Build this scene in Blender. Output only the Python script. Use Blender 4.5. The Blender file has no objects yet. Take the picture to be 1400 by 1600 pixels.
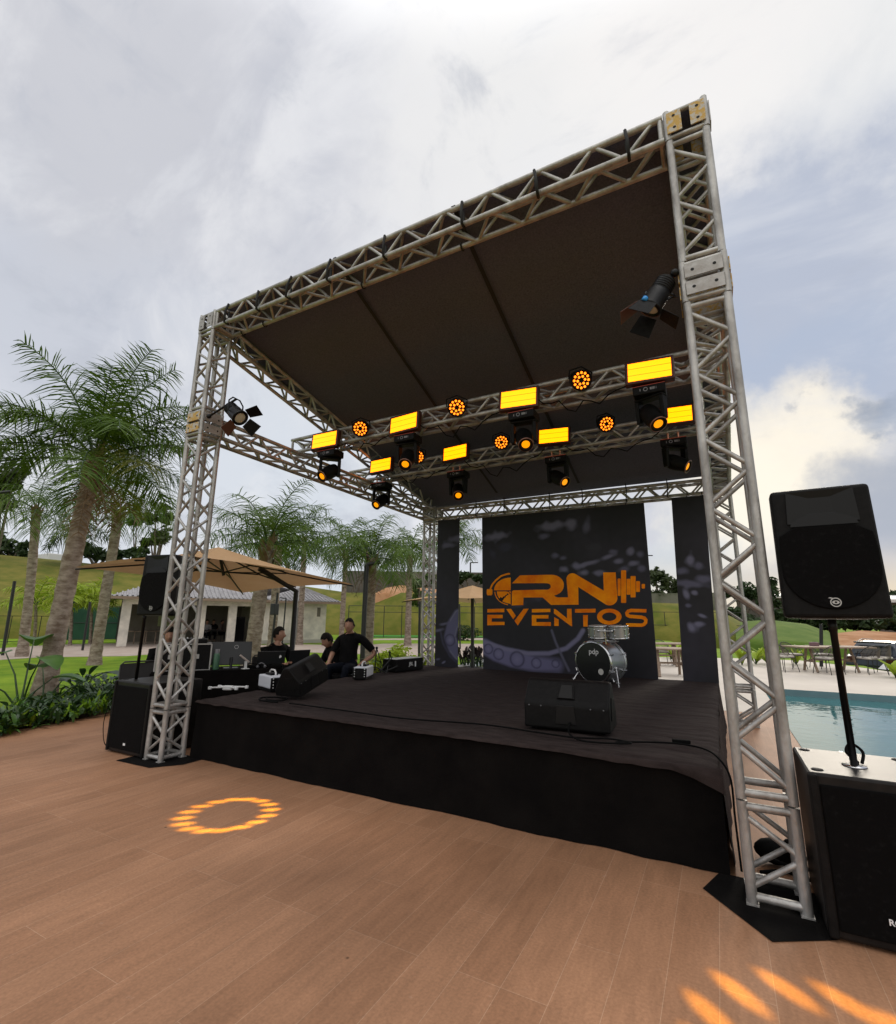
import bpy, bmesh, math, random
from mathutils import Vector, Matrix, Quaternion, noise
V = Vector
R = math.radians
sc = bpy.context.scene
COL = sc.collection
# ------------------------------------------------------------------ camera
FPX = 762.7
PITCH, ROLL, HEAD = R(12.32), R(.46), R(28.5)
CAM = V((5.54, -3.42, 1.494))
FW = V((-math.sin(HEAD)*math.cos(PITCH), math.cos(HEAD)*math.cos(PITCH), math.sin(PITCH)))
_r = V((math.cos(HEAD), math.sin(HEAD), 0)); _u = _r.cross(FW)
RT = math.cos(ROLL)*_r + math.sin(ROLL)*_u
UP = -math.sin(ROLL)*_r + math.cos(ROLL)*_u
cam = bpy.data.objects.new('camera', bpy.data.cameras.new('camera'))
COL.objects.link(cam); sc.camera = cam
M3 = Matrix((RT, UP, -FW)).transposed()
cam.matrix_world = Matrix.Translation(CAM) @ M3.to_4x4()
cam.data.sensor_fit = 'HORIZONTAL'; cam.data.sensor_width = 36
cam.data.lens = FPX/1400*36; cam.data.clip_end = 3000; cam.data.clip_start = .05
def ray(a, b): return FW*FPX + RT*(a-700) + UP*(800-b)
def G(a, b, z=0.):
    d = ray(a, b); return CAM + d*((z-CAM.z)/d.z)
def PY(a, b, y):
    d = ray(a, b); return CAM + d*((y-CAM.y)/d.y)
def PX(a, b, x):
    d = ray(a, b); return CAM + d*((x-CAM.x)/d.x)
def PD(a, b, dist):
    d = ray(a, b); return CAM + d*(dist/math.hypot(d.x, d.y))
def dirpx(a, b): return ray(a, b).normalized()
# ------------------------------------------------------------------ materials
def nd(nt, t, **k):
    n = nt.nodes.new(t)
    for a, v in k.items():
        if hasattr(n, a): setattr(n, a, v)
        else: n.inputs[a].default_value = v
    return n
def lk(nt, a, b): nt.links.new(a, b)
def mat(name, col, rough=.6, metal=0., col2=None, scale=8., bump=0., bscale=None, spec=.5, emit=None, estr=0., stretch=(1,1,1), detail=5., lo=.35, hi=.65, trans=0.):
    m = bpy.data.materials.new(name); m.use_nodes = True
    nt = m.node_tree; b = nt.nodes['Principled BSDF']
    b.inputs['Roughness'].default_value = rough; b.inputs['Metallic'].default_value = metal
    b.inputs['Specular IOR Level'].default_value = spec
    b.inputs['Base Color'].default_value = (*col, 1)
    if emit:
        b.inputs['Emission Color'].default_value = (*emit, 1); b.inputs['Emission Strength'].default_value = estr
    if col2 or bump:
        tc = nd(nt, 'ShaderNodeTexCoord'); mp = nd(nt, 'ShaderNodeMapping'); mp.inputs['Scale'].default_value = stretch
        lk(nt, tc.outputs['Object'], mp.inputs['Vector'])
    if col2:
        n = nd(nt, 'ShaderNodeTexNoise'); n.inputs['Scale'].default_value = scale; n.inputs['Detail'].default_value = detail; n.inputs['Roughness'].default_value = .62
        lk(nt, mp.outputs[0], n.inputs['Vector'])
        mr = nd(nt, 'ShaderNodeMapRange'); mr.inputs[1].default_value = lo; mr.inputs[2].default_value = hi
        lk(nt, n.outputs[0], mr.inputs[0])
        mx = nd(nt, 'ShaderNodeMix', data_type='RGBA'); mx.inputs[6].default_value = (*col, 1); mx.inputs[7].default_value = (*col2, 1)
        lk(nt, mr.outputs[0], mx.inputs[0]); lk(nt, mx.outputs[2], b.inputs['Base Color'])
    if bump:
        n2 = nd(nt, 'ShaderNodeTexNoise'); n2.inputs['Scale'].default_value = bscale or scale*3; n2.inputs['Detail'].default_value = 4
        lk(nt, mp.outputs[0], n2.inputs['Vector'])
        bp = nd(nt, 'ShaderNodeBump'); bp.inputs['Strength'].default_value = min(1, bump); bp.inputs['Distance'].default_value = .02*max(1, bump)
        lk(nt, n2.outputs[0], bp.inputs['Height']); lk(nt, bp.outputs[0], b.inputs['Normal'])
    if trans:
        t = nd(nt, 'ShaderNodeBsdfTranslucent'); ms = nd(nt, 'ShaderNodeMixShader'); ms.inputs[0].default_value = trans
        src = b.inputs['Base Color'].links
        if src: lk(nt, src[0].from_socket, t.inputs[0])
        else: t.inputs[0].default_value = (*col, 1)
        out = nt.nodes['Material Output']
        lk(nt, b.outputs[0], ms.inputs[1]); lk(nt, t.outputs[0], ms.inputs[2]); lk(nt, ms.outputs[0], out.inputs[0])
    return m
ALU = mat('aluminium', (.20,.185,.17), .45, .5, (.46,.45,.43), 7, .25, 45, stretch=(1,1,.45), detail=9., lo=.30, hi=.60)
ALU2 = mat('aluminium_plate', (.42,.41,.40), .5, .35, (.30,.28,.26), 14, .1, 70)
YEL = mat('yellow_paint_worn', (.50,.30,.05), .55, .1, (.46,.43,.38), 26, .2, 80, lo=.45, hi=.58)
BLK = mat('black_plastic', (.0036,.0035,.0036), .5, 0, (.0075,.007,.007), 30, .2, 400, spec=.13)
BLKS = mat('black_satin', (.005,.005,.0055), .4, spec=.25)
GRL = mat('black_grille', (.0028,.0026,.0027), .8, 0, (.010,.0095,.0095), 34, .6, 500, spec=.1, lo=.55, hi=.78, detail=10.)
HOLE = mat('dark_hole', (.006,.006,.006), .8)
STRAP = mat('black_webbing', (.010,.010,.010), .8)
CLOTH = mat('black_cloth', (.021,.015,.014), .95, 0, (.042,.031,.029), 5, .4, 220, stretch=(1,5,1), spec=.12, detail=8.)
SKIRT = mat('black_drape', (.0035,.003,.003), .95, 0, (.0065,.0055,.005), 3, .3, 150, spec=.08)
CANOPY = mat('roof_fabric', (.070,.072,.096), .9, 0, (.120,.124,.162), 60, .5, 160, spec=.15, lo=.3, hi=.7)
WHITE = mat('white_paint', (.62,.62,.62), .5)
MARK = mat('white_marking', (.72,.72,.72), .5)
CHROME = mat('chrome', (.62,.62,.63), .18, 1.)
DRUMS = mat('silver_drum_wrap', (.36,.38,.40), .3, .75, (.46,.48,.5), 300, 0, detail=1)
DRUMH = mat('black_drum_head', (.006,.006,.006), .25)
CLEAR = mat('drum_skin', (.5,.49,.46), .4)
FOGW = mat('fog_machine_shell', (.55,.57,.62), .45)
AMB = mat('amber_led', (.2,.1,.0), .4, emit=(1.,.20,.008), estr=3.2)
PANEL = mat('yellow_led_panel', (.2,.15,0), .4, emit=(1.,.205,.0), estr=4.0)
LENS = mat('amber_lens', (.2,.1,0), .2, emit=(1.,.30,.002), estr=1.25)
LENSW = mat('fresnel_lens', (.62,.58,.48), .2)
REDM = mat('red_ring', (.10,.012,.006), .4, emit=(1,.12,.05), estr=.25)
BLUE = mat('blue_knob', (.02,.25,.65), .3)
SKIN = mat('skin', (.30,.15,.095), .55, 0, (.34,.18,.12), 40)
SKIND = mat('lip_brow', (.13,.05,.04), .6)
HAIR = mat('dark_hair', (.006,.005,.004), .8, 0, (.012,.010,.008), 60, .5, 200, spec=.1)
SHIRT = mat('black_shirt', (.0028,.0027,.003), .9, 0, (.006,.0055,.006), 12, .4, 40, spec=.1)
JEANS = mat('dark_jeans', (.004,.005,.009), .9, 0, (.008,.010,.016), 30, .4, 60, spec=.1)
GREYT = mat('grey_top', (.22,.21,.22), .85)
KHAKI = mat('khaki_cloth', (.42,.33,.22), .85)
SHOE = mat('shoe', (.02,.02,.02), .6)
TRUNK = mat('palm_bark', (.16,.115,.085), .9, 0, (.36,.30,.25), 5, .8, 22, stretch=(1,1,2.2), spec=.1)
BARK = mat('tree_bark', (.10,.08,.06), .9, 0, (.2,.17,.14), 6, .6, 20, spec=.1)
LEAF = mat('palm_leaf', (.045,.098,.008), .5, 0, (.11,.175,.018), 1.3, trans=.28, spec=.22)
LEAFY = mat('yellowing_leaf', (.20,.19,.025), .5, 0, (.09,.12,.02), 2., trans=.3, spec=.22)
LEAFD = mat('dry_leaf', (.13,.075,.04), .7, 0, (.22,.15,.09), 3., spec=.22)
TREEL = mat('tree_leaf', (.022,.042,.015), .55, 0, (.05,.08,.028), .6, trans=.2, spec=.22)
TREEL2 = mat('pale_tree_leaf', (.06,.075,.04), .55, 0, (.10,.12,.06), .9, trans=.25, spec=.22)
LIME = mat('lime_leaf', (.22,.32,.015), .5, 0, (.32,.40,.035), 1.5, trans=.3, spec=.22)
BROAD = mat('broad_leaf', (.045,.12,.02), .35, 0, (.09,.19,.035), 3., trans=.25)
BROADD = mat('dark_broad_leaf', (.018,.05,.014), .35, 0, (.04,.085,.02), 3., trans=.2)
PURPL = mat('purple_leaf', (.025,.014,.018), .5, 0, (.05,.03,.03), 5.)
GRASS = mat('lawn_grass', (.095,.185,.010), .9, 0, (.20,.29,.022), .9, .6, 60, spec=.1)
HILLG = mat('hill_grass', (.085,.105,.016), .9, 0, (.175,.155,.035), .5, .8, 9, spec=.1)
GREEN = mat('turf_green', (.055,.20,.03), .9, 0, (.075,.24,.045), 1.5, .3, 40, spec=.1)
SOIL = mat('soil', (.055,.032,.022), .95, 0, (.10,.06,.04), 8, .8, 30, spec=.1)
DIRT = mat('red_dirt', (.30,.145,.065), .95, 0, (.44,.25,.14), .6, .5, 6, spec=.1)
PAVE = mat('path_paving', (.36,.29,.245), .85, 0, (.43,.36,.31), 1.4, .3, 30, spec=.1)
CONC = mat('pale_concrete', (.47,.42,.36), .8, 0, (.54,.485,.42), .8, .1, 40)
COPE = mat('white_coping', (.62,.63,.63), .6, 0, (.55,.56,.57), 3)
HOUSEW = mat('house_plaster', (.80,.74,.65), .85, 0, (.50,.47,.42), 1.2, .1, 30)
TILE = mat('roof_tile', (.26,.25,.26), .8, 0, (.36,.35,.36), 3, .6, 14)
DARKIN = mat('dark_interior', (.12,.105,.085), .9, 0, (.17,.15,.125), 1)
IRON = mat('black_iron', (.012,.012,.013), .5)
GALV = mat('grey_steel', (.16,.16,.17), .5, .4)
SCREENG = mat('green_windscreen', (.010,.055,.032), .8, 0, (.02,.08,.045), 1)
WALLD = mat('grey_retaining_wall', (.075,.065,.055), .9, 0, (.13,.115,.10), .5, .4, 6)
CANV = mat('beige_canvas', (.46,.29,.155), .85, 0, (.50,.325,.185), 2, .1, 150, trans=.22, spec=.1)
WOOD = mat('greyed_wood', (.22,.155,.11), .7, 0, (.30,.22,.16), 3, .3, 30, stretch=(1,6,6))
ROPE = mat('brown_rope', (.13,.105,.085), .8)
CUSH = mat('beige_cushion', (.50,.46,.41), .85)
CARP = mat('charcoal_car_paint', (.035,.042,.055), .25, .3)
CARB = mat('car_black_trim', (.012,.012,.013), .4)
GLASS = mat('dark_glass', (.03,.032,.03), .06, 0, spec=.8)
GLASSL = mat('tinted_window', (.20,.20,.15), .08, 0, spec=.8)
TYRE = mat('tyre_rubber', (.012,.012,.012), .8)
BOTT = mat('green_bottle', (.05,.13,.075), .4)
CASEA = mat('case_edge', (.42,.41,.40), .4, .6)
SCRN = mat('screen_back', (.010,.011,.012), .4)
RUBBER = mat('rubber_cable', (.004,.004,.004), .8, spec=.08)
ORANGE = mat('orange_print', (1.,.33,.0), .6, 0, (.80,.15,.0), 2.6, spec=.15, lo=.38, hi=.66)

# wood-look tile deck: planks run front to back
def deck_mat():
    m = bpy.data.materials.new('wood_tile_deck'); m.use_nodes = True; nt = m.node_tree; b = nt.nodes['Principled BSDF']
    tc = nd(nt, 'ShaderNodeTexCoord'); mp = nd(nt, 'ShaderNodeMapping'); mp.inputs['Rotation'].default_value = (0, 0, R(90))
    lk(nt, tc.outputs['Object'], mp.inputs[0])
    br = nd(nt, 'ShaderNodeTexBrick'); br.offset = .37; br.offset_frequency = 3
    for k, v in (('Scale', 1.), ('Mortar Size', .0016), ('Mortar Smooth', .3), ('Brick Width', 1.2), ('Row Height', .2), ('Bias', 0.)): br.inputs[k].default_value = v
    br.inputs['Color1'].default_value = (.292,.150,.082,1); br.inputs['Color2'].default_value = (.340,.180,.101,1); br.inputs['Mortar'].default_value = (.40,.245,.155,1)
    lk(nt, mp.outputs[0], br.inputs['Vector'])
    mp2 = nd(nt, 'ShaderNodeMapping'); mp2.inputs['Scale'].default_value = (7, 1.1, 1); lk(nt, tc.outputs['Object'], mp2.inputs[0])
    n = nd(nt, 'ShaderNodeTexNoise'); n.inputs['Scale'].default_value = 2.6; n.inputs['Detail'].default_value = 8; n.inputs['Roughness'].default_value = .7
    lk(nt, mp2.outputs[0], n.inputs['Vector'])
    n2 = nd(nt, 'ShaderNodeTexNoise'); n2.inputs['Scale'].default_value = .55; n2.inputs['Detail'].default_value = 6; lk(nt, tc.outputs['Object'], n2.inputs['Vector'])
    mr = nd(nt, 'ShaderNodeMapRange'); mr.inputs[1].default_value = .3; mr.inputs[2].default_value = .7; mr.inputs[3].default_value = .82; mr.inputs[4].default_value = 1.12
    lk(nt, n.outputs[0], mr.inputs[0])
    mr2 = nd(nt, 'ShaderNodeMapRange'); mr2.inputs[1].default_value = .3; mr2.inputs[2].default_value = .7; mr2.inputs[3].default_value = .70; mr2.inputs[4].default_value = 1.22
    lk(nt, n2.outputs[0], mr2.inputs[0])
    mu = nd(nt, 'ShaderNodeMath', operation='MULTIPLY'); lk(nt, mr.outputs[0], mu.inputs[0]); lk(nt, mr2.outputs[0], mu.inputs[1])
    vm = nd(nt, 'ShaderNodeVectorMath', operation='SCALE'); lk(nt, br.outputs['Color'], vm.inputs[0]); lk(nt, mu.outputs[0], vm.inputs['Scale'])
    # sparse dark specks and scuffs
    vo = nd(nt, 'ShaderNodeTexVoronoi'); vo.inputs['Scale'].default_value = 2.3; lk(nt, tc.outputs['Object'], vo.inputs['Vector'])
    ms = nd(nt, 'ShaderNodeMapRange'); ms.inputs[1].default_value = .012; ms.inputs[2].default_value = .028; ms.inputs[3].default_value = .25; ms.inputs[4].default_value = 1.
    lk(nt, vo.outputs['Distance'], ms.inputs[0])
    vm2 = nd(nt, 'ShaderNodeVectorMath', operation='SCALE'); lk(nt, vm.outputs[0], vm2.inputs[0]); lk(nt, ms.outputs[0], vm2.inputs['Scale'])
    n3 = nd(nt, 'ShaderNodeTexNoise'); n3.inputs['Scale'].default_value = 11; n3.inputs['Detail'].default_value = 10; n3.inputs['Roughness'].default_value = .75; lk(nt, tc.outputs['Object'], n3.inputs['Vector'])
    m3 = nd(nt, 'ShaderNodeMapRange'); m3.inputs[1].default_value = .63; m3.inputs[2].default_value = .76; m3.inputs[4].default_value = .5; lk(nt, n3.outputs[0], m3.inputs[0])
    n4 = nd(nt, 'ShaderNodeTexNoise'); n4.inputs['Scale'].default_value = 70; n4.inputs['Detail'].default_value = 3; lk(nt, tc.outputs['Object'], n4.inputs['Vector'])
    m4 = nd(nt, 'ShaderNodeMapRange'); m4.inputs[1].default_value = .3; m4.inputs[2].default_value = .7; m4.inputs[3].default_value = .88; m4.inputs[4].default_value = 1.12; lk(nt, n4.outputs[0], m4.inputs[0])
    vm3 = nd(nt, 'ShaderNodeVectorMath', operation='SCALE'); lk(nt, vm2.outputs[0], vm3.inputs[0]); lk(nt, m4.outputs[0], vm3.inputs['Scale'])
    mx = nd(nt, 'ShaderNodeMix', data_type='RGBA'); lk(nt, m3.outputs[0], mx.inputs[0]); lk(nt, vm3.outputs[0], mx.inputs[6]); mx.inputs[7].default_value = (.50,.40,.33,1)
    lk(nt, mx.outputs[2], b.inputs['Base Color'])
    b.inputs['Roughness'].default_value = .6; b.inputs['Specular IOR Level'].default_value = .2
    bp = nd(nt, 'ShaderNodeBump'); bp.inputs['Strength'].default_value = .25; bp.inputs['Distance'].default_value = .003
    lk(nt, n.outputs[0], bp.inputs['Height']); lk(nt, bp.outputs[0], b.inputs['Normal'])
    return m
DECK = deck_mat()
def water_mat():
    m = bpy.data.materials.new('pool_water'); m.use_nodes = True; nt = m.node_tree; b = nt.nodes['Principled BSDF']
    b.inputs['Base Color'].default_value = (.035,.15,.16,1); b.inputs['Roughness'].default_value = .02; b.inputs['Specular IOR Level'].default_value = 1.
    b.inputs['IOR'].default_value = 1.4
    tc = nd(nt, 'ShaderNodeTexCoord'); n = nd(nt, 'ShaderNodeTexNoise'); n.inputs['Scale'].default_value = 2.2; n.inputs['Detail'].default_value = 3
    lk(nt, tc.outputs['Object'], n.inputs['Vector'])
    bp = nd(nt, 'ShaderNodeBump'); bp.inputs['Strength'].default_value = .35; bp.inputs['Distance'].default_value = .025
    lk(nt, n.outputs[0], bp.inputs['Height']); lk(nt, bp.outputs[0], b.inputs['Normal'])
    return m
WATER = water_mat()
POOLT = mat('pool_tile', (.09,.17,.19), .3, 0, (.12,.21,.23), 2)
# ------------------------------------------------------------------ mesh builder
class MB:
    def __init__(s): s.v = []; s.f = []; s.m = []; s.T = Matrix.Identity(4); s.sm = []
    def add(s, vs, fs, mi=0, smooth=False):
        b = len(s.v); s.v += [tuple(s.T @ V(p)) for p in vs]
        s.f += [tuple(b+i for i in f) for f in fs]; s.m += [mi]*len(fs); s.sm += [smooth]*len(fs); return s
    def box(s, a, b, mi=0):
        x0,y0,z0 = a; x1,y1,z1 = b
        return s.add([(x0,y0,z0),(x1,y0,z0),(x1,y1,z0),(x0,y1,z0),(x0,y0,z1),(x1,y0,z1),(x1,y1,z1),(x0,y1,z1)],
              [(0,3,2,1),(4,5,6,7),(0,1,5,4),(1,2,6,5),(2,3,7,6),(3,0,4,7)], mi)
    def cbox(s, a, b, c=.01, mi=0):   # box with chamfered edges
        lo, hi = V(a), V(b); pts = []
        bm = bmesh.new(); r = bmesh.ops.create_cube(bm, size=1)
        for v in bm.verts: v.co = V((lo[i]+(v.co[i]+.5)*(hi[i]-lo[i]) for i in range(3)))
        bmesh.ops.bevel(bm, geom=list(bm.edges), offset=c, segments=2, affect='EDGES', profile=.5)
        bm.verts.index_update()
        s.add([v.co.copy() for v in bm.verts], [tuple(v.index for v in f.verts) for f in bm.faces], mi, False); bm.free(); return s
    def tube(s, pts, r, n=8, mi=0, caps=True, smooth=True):
        pts = [V(p) for p in pts]; rs = r if isinstance(r, (list, tuple)) else [r]*len(pts)
        vs = []; fs = []; ref = None
        for i, p in enumerate(pts):
            t = (pts[min(i+1, len(pts)-1)] - pts[max(i-1, 0)]).normalized()
            if ref is None:
                ref = t.orthogonal().normalized()
                for ax in (V((0,0,1)), V((1,0,0))):
                    if abs(t.dot(ax)) < .9: ref = (ax - t*t.dot(ax)).normalized(); break
            else: ref = (ref - t*t.dot(ref)).normalized()
            q = t.cross(ref)
            for k in range(n):
                a = 2*math.pi*(k+.5)/n; vs.append(p + (ref*math.cos(a) + q*math.sin(a))*rs[i])
        for i in range(len(pts)-1):
            for k in range(n):
                fs.append((i*n+k, i*n+(k+1) % n, (i+1)*n+(k+1) % n, (i+1)*n+k))
        s.add(vs, fs, mi, smooth)
        if caps: s.add([vs[k] for k in range(n)], [tuple(range(n))[::-1]], mi); s.add(vs[-n:], [tuple(range(n))], mi)
        return s
    def lathe(s, prof, n=20, mi=0, smooth=True, caps=False):   # prof: (radius, z)
        vs = []; fs = []
        for r, z in prof:
            for k in range(n):
                a = 2*math.pi*k/n; vs.append((r*math.cos(a), r*math.sin(a), z))
        for i in range(len(prof)-1):
            for k in range(n): fs.append((i*n+k, i*n+(k+1) % n, (i+1)*n+(k+1) % n, (i+1)*n+k))
        s.add(vs, fs, mi, smooth)
        if caps and prof[0][0] > 1e-4: s.add(vs[:n], [tuple(range(n))[::-1]], mi)
        if caps and prof[-1][0] > 1e-4: s.add(vs[-n:], [tuple(range(n))], mi)
        return s
    def prism(s, poly, d, mi=0, mi_front=None):   # poly: list of 3D points, extruded by vector d
        n = len(poly); d = V(d); P = [V(p) for p in poly]
        s.add(P + [p+d for p in P], [tuple(range(n))[::-1]], mi if mi_front is None else mi_front)
        s.f.append(tuple(len(s.v)-n+i for i in range(n))); s.m.append(mi); s.sm.append(False)
        b = len(s.v)-2*n
        for i in range(n):
            j = (i+1) % n; s.f.append((b+i, b+j, b+n+j, b+n+i)); s.m.append(mi); s.sm.append(False)
        return s
    def sphere(s, c, r, n=10, m=7, mi=0):
        r = V(r) if isinstance(r, (tuple, list, Vector)) else V((r, r, r)); c = V(c); vs = []; fs = []
        for i in range(m+1):
            a = math.pi*i/m
            for k in range(n):
                b = 2*math.pi*k/n; vs.append(c + V((r.x*math.sin(a)*math.cos(b), r.y*math.sin(a)*math.sin(b), r.z*math.cos(a))))
        for i in range(m):
            for k in range(n): fs.append((i*n+k, (i+1)*n+k, (i+1)*n+(k+1) % n, i*n+(k+1) % n))
        return s.add(vs, fs, mi, True)
    def build(s, name, mats, parent=None, loc=None, fix=True):
        me = bpy.data.meshes.new(name)
        o0 = V(loc) if loc else V((0, 0, 0))
        me.from_pydata([tuple(V(p)-o0) for p in s.v] if loc else s.v, [], s.f); me.update()
        for m in (mats if isinstance(mats, (list, tuple)) else [mats]): me.materials.append(m)
        me.polygons.foreach_set('material_index', s.m); me.polygons.foreach_set('use_smooth', s.sm)
        if fix:
            bm = bmesh.new(); bm.from_mesh(me); bmesh.ops.recalc_face_normals(bm, faces=bm.faces); bm.to_mesh(me); bm.free()
        o = bpy.data.objects.new(name, me); COL.objects.link(o)
        if loc: o.location = o0
        if parent: o.parent = parent
        return o
def tag(o, label=None, cat=None, group=None, kind=None):
    if label: o['label'] = label
    if cat: o['category'] = cat; o['kind'] = 'thing'
    if group: o['group'] = group
    if kind: o['kind'] = kind
    return o
def empty(name, loc=(0,0,0), rz=0., label=None, cat=None, group=None):
    o = bpy.data.objects.new(name, None); COL.objects.link(o); o.location = loc; o.rotation_euler = (0,0,rz); o.empty_display_size = .1
    return tag(o, label, cat, group)
KIDS = {}
def copy_tree(o, parent=None):
    c = o.copy(); COL.objects.link(c)
    if parent: c.parent = parent
    for ch in [x for x in o.children]: copy_tree(ch, c)
    return c
def struct(o): o['kind'] = 'structure'; return o
def look(d, up=V((0,0,1))):   # rotation whose local -Y points along d, Z up-ish
    d = V(d).normalized(); y = -d; x = y.cross(up).normalized(); z = x.cross(y)
    return Matrix((x, y, z)).transposed().to_4x4()
def at(p, m): return Matrix.Translation(V(p)) @ m
def stroke(pts, w):   # flat ribbon outline of a poly-line in 2-D
    P = [V((p[0], p[1])) for p in pts]; L = []; Rr = []
    for i, p in enumerate(P):
        a = (P[i]-P[i-1]).normalized() if i else (P[1]-P[0]).normalized()
        b = (P[i+1]-P[i]).normalized() if i < len(P)-1 else a
        t = (a+b).normalized(); n = V((-t.y, t.x)); k = w/2/max(.5, n.dot(V((-a.y, a.x))))
        L.append(p+n*k); Rr.append(p-n*k)
    return [tuple(q) for q in L + Rr[::-1]]
def text_mesh(body, size, parent, m, mtx, name='lettering', extrude=.0008, bold=0.):
    cu = bpy.data.curves.new('t', 'FONT'); cu.body = body; cu.size = size; cu.extrude = extrude; cu.align_x = 'CENTER'; cu.align_y = 'CENTER'; cu.offset = bold*size
    t = bpy.data.objects.new('t', cu); COL.objects.link(t); bpy.context.view_layer.update()
    me = bpy.data.meshes.new_from_object(t.evaluated_get(bpy.context.evaluated_depsgraph_get()))
    bpy.data.objects.remove(t); bpy.data.curves.remove(cu)
    me.materials.clear(); me.materials.append(m)
    o = bpy.data.objects.new(name, me); COL.objects.link(o); o.parent = parent; o.matrix_local = mtx; return o
# ------------------------------------------------------------------ world and sun
SUNPX = (1236, 640)
def world():
    w = bpy.data.worlds.new('World'); sc.world = w; w.use_nodes = True; nt = w.node_tree
    bg = nt.nodes['Background']; bg.inputs['Strength'].default_value = .1
    sd = dirpx(*SUNPX); elev = math.asin(sd.z); rot = math.atan2(sd.x, sd.y)
    sky = nd(nt, 'ShaderNodeTexSky', sky_type='NISHITA'); sky.sun_disc = False; sky.sun_elevation = elev; sky.sun_rotation = rot
    sky.air_density = 1.; sky.dust_density = 1.5
    tc = nd(nt, 'ShaderNodeTexCoord'); D = tc.outputs['Generated']
    def noise_(scale, detail, rough, st=(1,1,1), src=D, rot=(0,0,0), dist=0.):
        mp = nd(nt, 'ShaderNodeMapping'); mp.inputs['Scale'].default_value = st; mp.inputs['Rotation'].default_value = rot; lk(nt, src, mp.inputs[0])
        n = nd(nt, 'ShaderNodeTexNoise'); n.inputs['Scale'].default_value = scale; n.inputs['Detail'].default_value = detail; n.inputs['Roughness'].default_value = rough; n.inputs['Distortion'].default_value = dist
        lk(nt, mp.outputs[0], n.inputs['Vector']); return n
    # warp the direction so that cloud edges are ragged
    nw = noise_(3.2, 7, .6)
    sub = nd(nt, 'ShaderNodeVectorMath', operation='SUBTRACT'); lk(nt, nw.outputs['Color'], sub.inputs[0]); sub.inputs[1].default_value = (.5,.5,.5)
    scl = nd(nt, 'ShaderNodeVectorMath', operation='SCALE'); lk(nt, sub.outputs[0], scl.inputs[0]); scl.inputs['Scale'].default_value = .42
    add = nd(nt, 'ShaderNodeVectorMath', operation='ADD'); lk(nt, D, add.inputs[0]); lk(nt, scl.outputs[0], add.inputs[1])
    nrm = nd(nt, 'ShaderNodeVectorMath', operation='NORMALIZE'); lk(nt, add.outputs[0], nrm.inputs[0])
    W = nrm.outputs[0]
    sep = nd(nt, 'ShaderNodeSeparateXYZ'); lk(nt, D, sep.inputs[0])
    def mr(src, a, b, c=0., d=1., smooth=True):
        m = nd(nt, 'ShaderNodeMapRange'); m.interpolation_type = 'SMOOTHSTEP' if smooth else 'LINEAR'
        for i, v in enumerate((a, b, c, d)): m.inputs[i+1].default_value = v
        lk(nt, src, m.inputs[0]); return m.outputs[0]
    def mix(f, a, col, k=1.):
        if k != 1.:
            mm = nd(nt, 'ShaderNodeMath', operation='MULTIPLY'); lk(nt, f, mm.inputs[0]); mm.inputs[1].default_value = k; f = mm.outputs[0]
        m = nd(nt, 'ShaderNodeMix', data_type='RGBA'); lk(nt, f, m.inputs[0]); lk(nt, a, m.inputs[6])
        if isinstance(col, tuple): m.inputs[7].default_value = tuple(10*c for c in col) + (1,)
        else: lk(nt, col, m.inputs[7])
        return m.outputs[2]
    def blob(px, r0, r1, src=W, st=None):
        d = dirpx(*px) if isinstance(px, tuple) else px
        dt = nd(nt, 'ShaderNodeVectorMath', operation='DOT_PRODUCT'); lk(nt, src, dt.inputs[0]); dt.inputs[1].default_value = d
        return mr(dt.outputs['Value'], math.cos(R(r1)), math.cos(R(r0)))
    rgb = nd(nt, 'ShaderNodeRGB'); rgb.outputs[0].default_value = (5.7, 5.95, 6.7, 1)
    c = mix(mr(sep.outputs[2], -.05, .5), sky.outputs[0], rgb.outputs[0], 1.)
    c = mix(mr(sep.outputs[2], -1, -.9), c, rgb.outputs[0])
    base = nd(nt, 'ShaderNodeMix', data_type='RGBA'); base.inputs[0].default_value = .88; lk(nt, c, base.inputs[6]); lk(nt, rgb.outputs[0], base.inputs[7])
    c = base.outputs[2]
    # big soft layers
    c = mix(blob((760, 120), 8, 55), c, (.76,.765,.80), .9)
    c = mix(blob((1050, 60), 4, 34), c, (.88,.875,.87), .9)
    c = mix(blob((60, 700), 4, 26), c, (.74,.77,.83), .9)
    c = mix(blob((500, 800), 3, 24), c, (.70,.75,.82), .9)
    c = mix(blob((430, 250), 1, 15), c, (.56,.58,.65), .8)
    c = mix(blob((70, 430), 2, 20), c, (.55,.58,.66), .7)
    c = mix(blob((60, 60), 2, 20), c, (.60,.61,.66), .8)
    # streaks radiating from the bright side
    n1 = noise_(2.6, 9, .58, (1.0, 2.6, 1.6), rot=(0, 0, R(35)), dist=.5)
    c = mix(mr(n1.outputs[0], .46, .72), c, (.84,.845,.87), .75)
    n2 = noise_(4.5, 9, .62, (1.6, .7, 1.8), rot=(R(20), 0, R(-25)), dist=.3)
    c = mix(mr(n2.outputs[0], .52, .74), c, (.47,.50,.575), .55)
    # blue-grey opening right of the stage, bright veil and hidden sun
    c = mix(blob((1320, 470), 4, 17), c, (.45,.51,.64), .85)
    c = mix(blob((1200, 470), 3, 11), c, (.45,.52,.66), .8)
    c = mix(blob((1255, 350), 2, 9), c, (.50,.54,.645), .7)
    c = mix(blob((1330, 120), 2, 9), c, (.86,.865,.87), .7)
    c = mix(blob((1090, 110), 2, 13), c, (.93,.91,.90), .8)
    c = mix(blob((1225, 720), 2, 9.5), c, (1.02,.94,.80), .95)
    c = mix(blob((1150, 780), 2, 10), c, (1.05,.98,.84), .9)
    c = mix(blob((1330, 635), .5, 3.0), c, (.33,.38,.47), .85)
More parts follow.
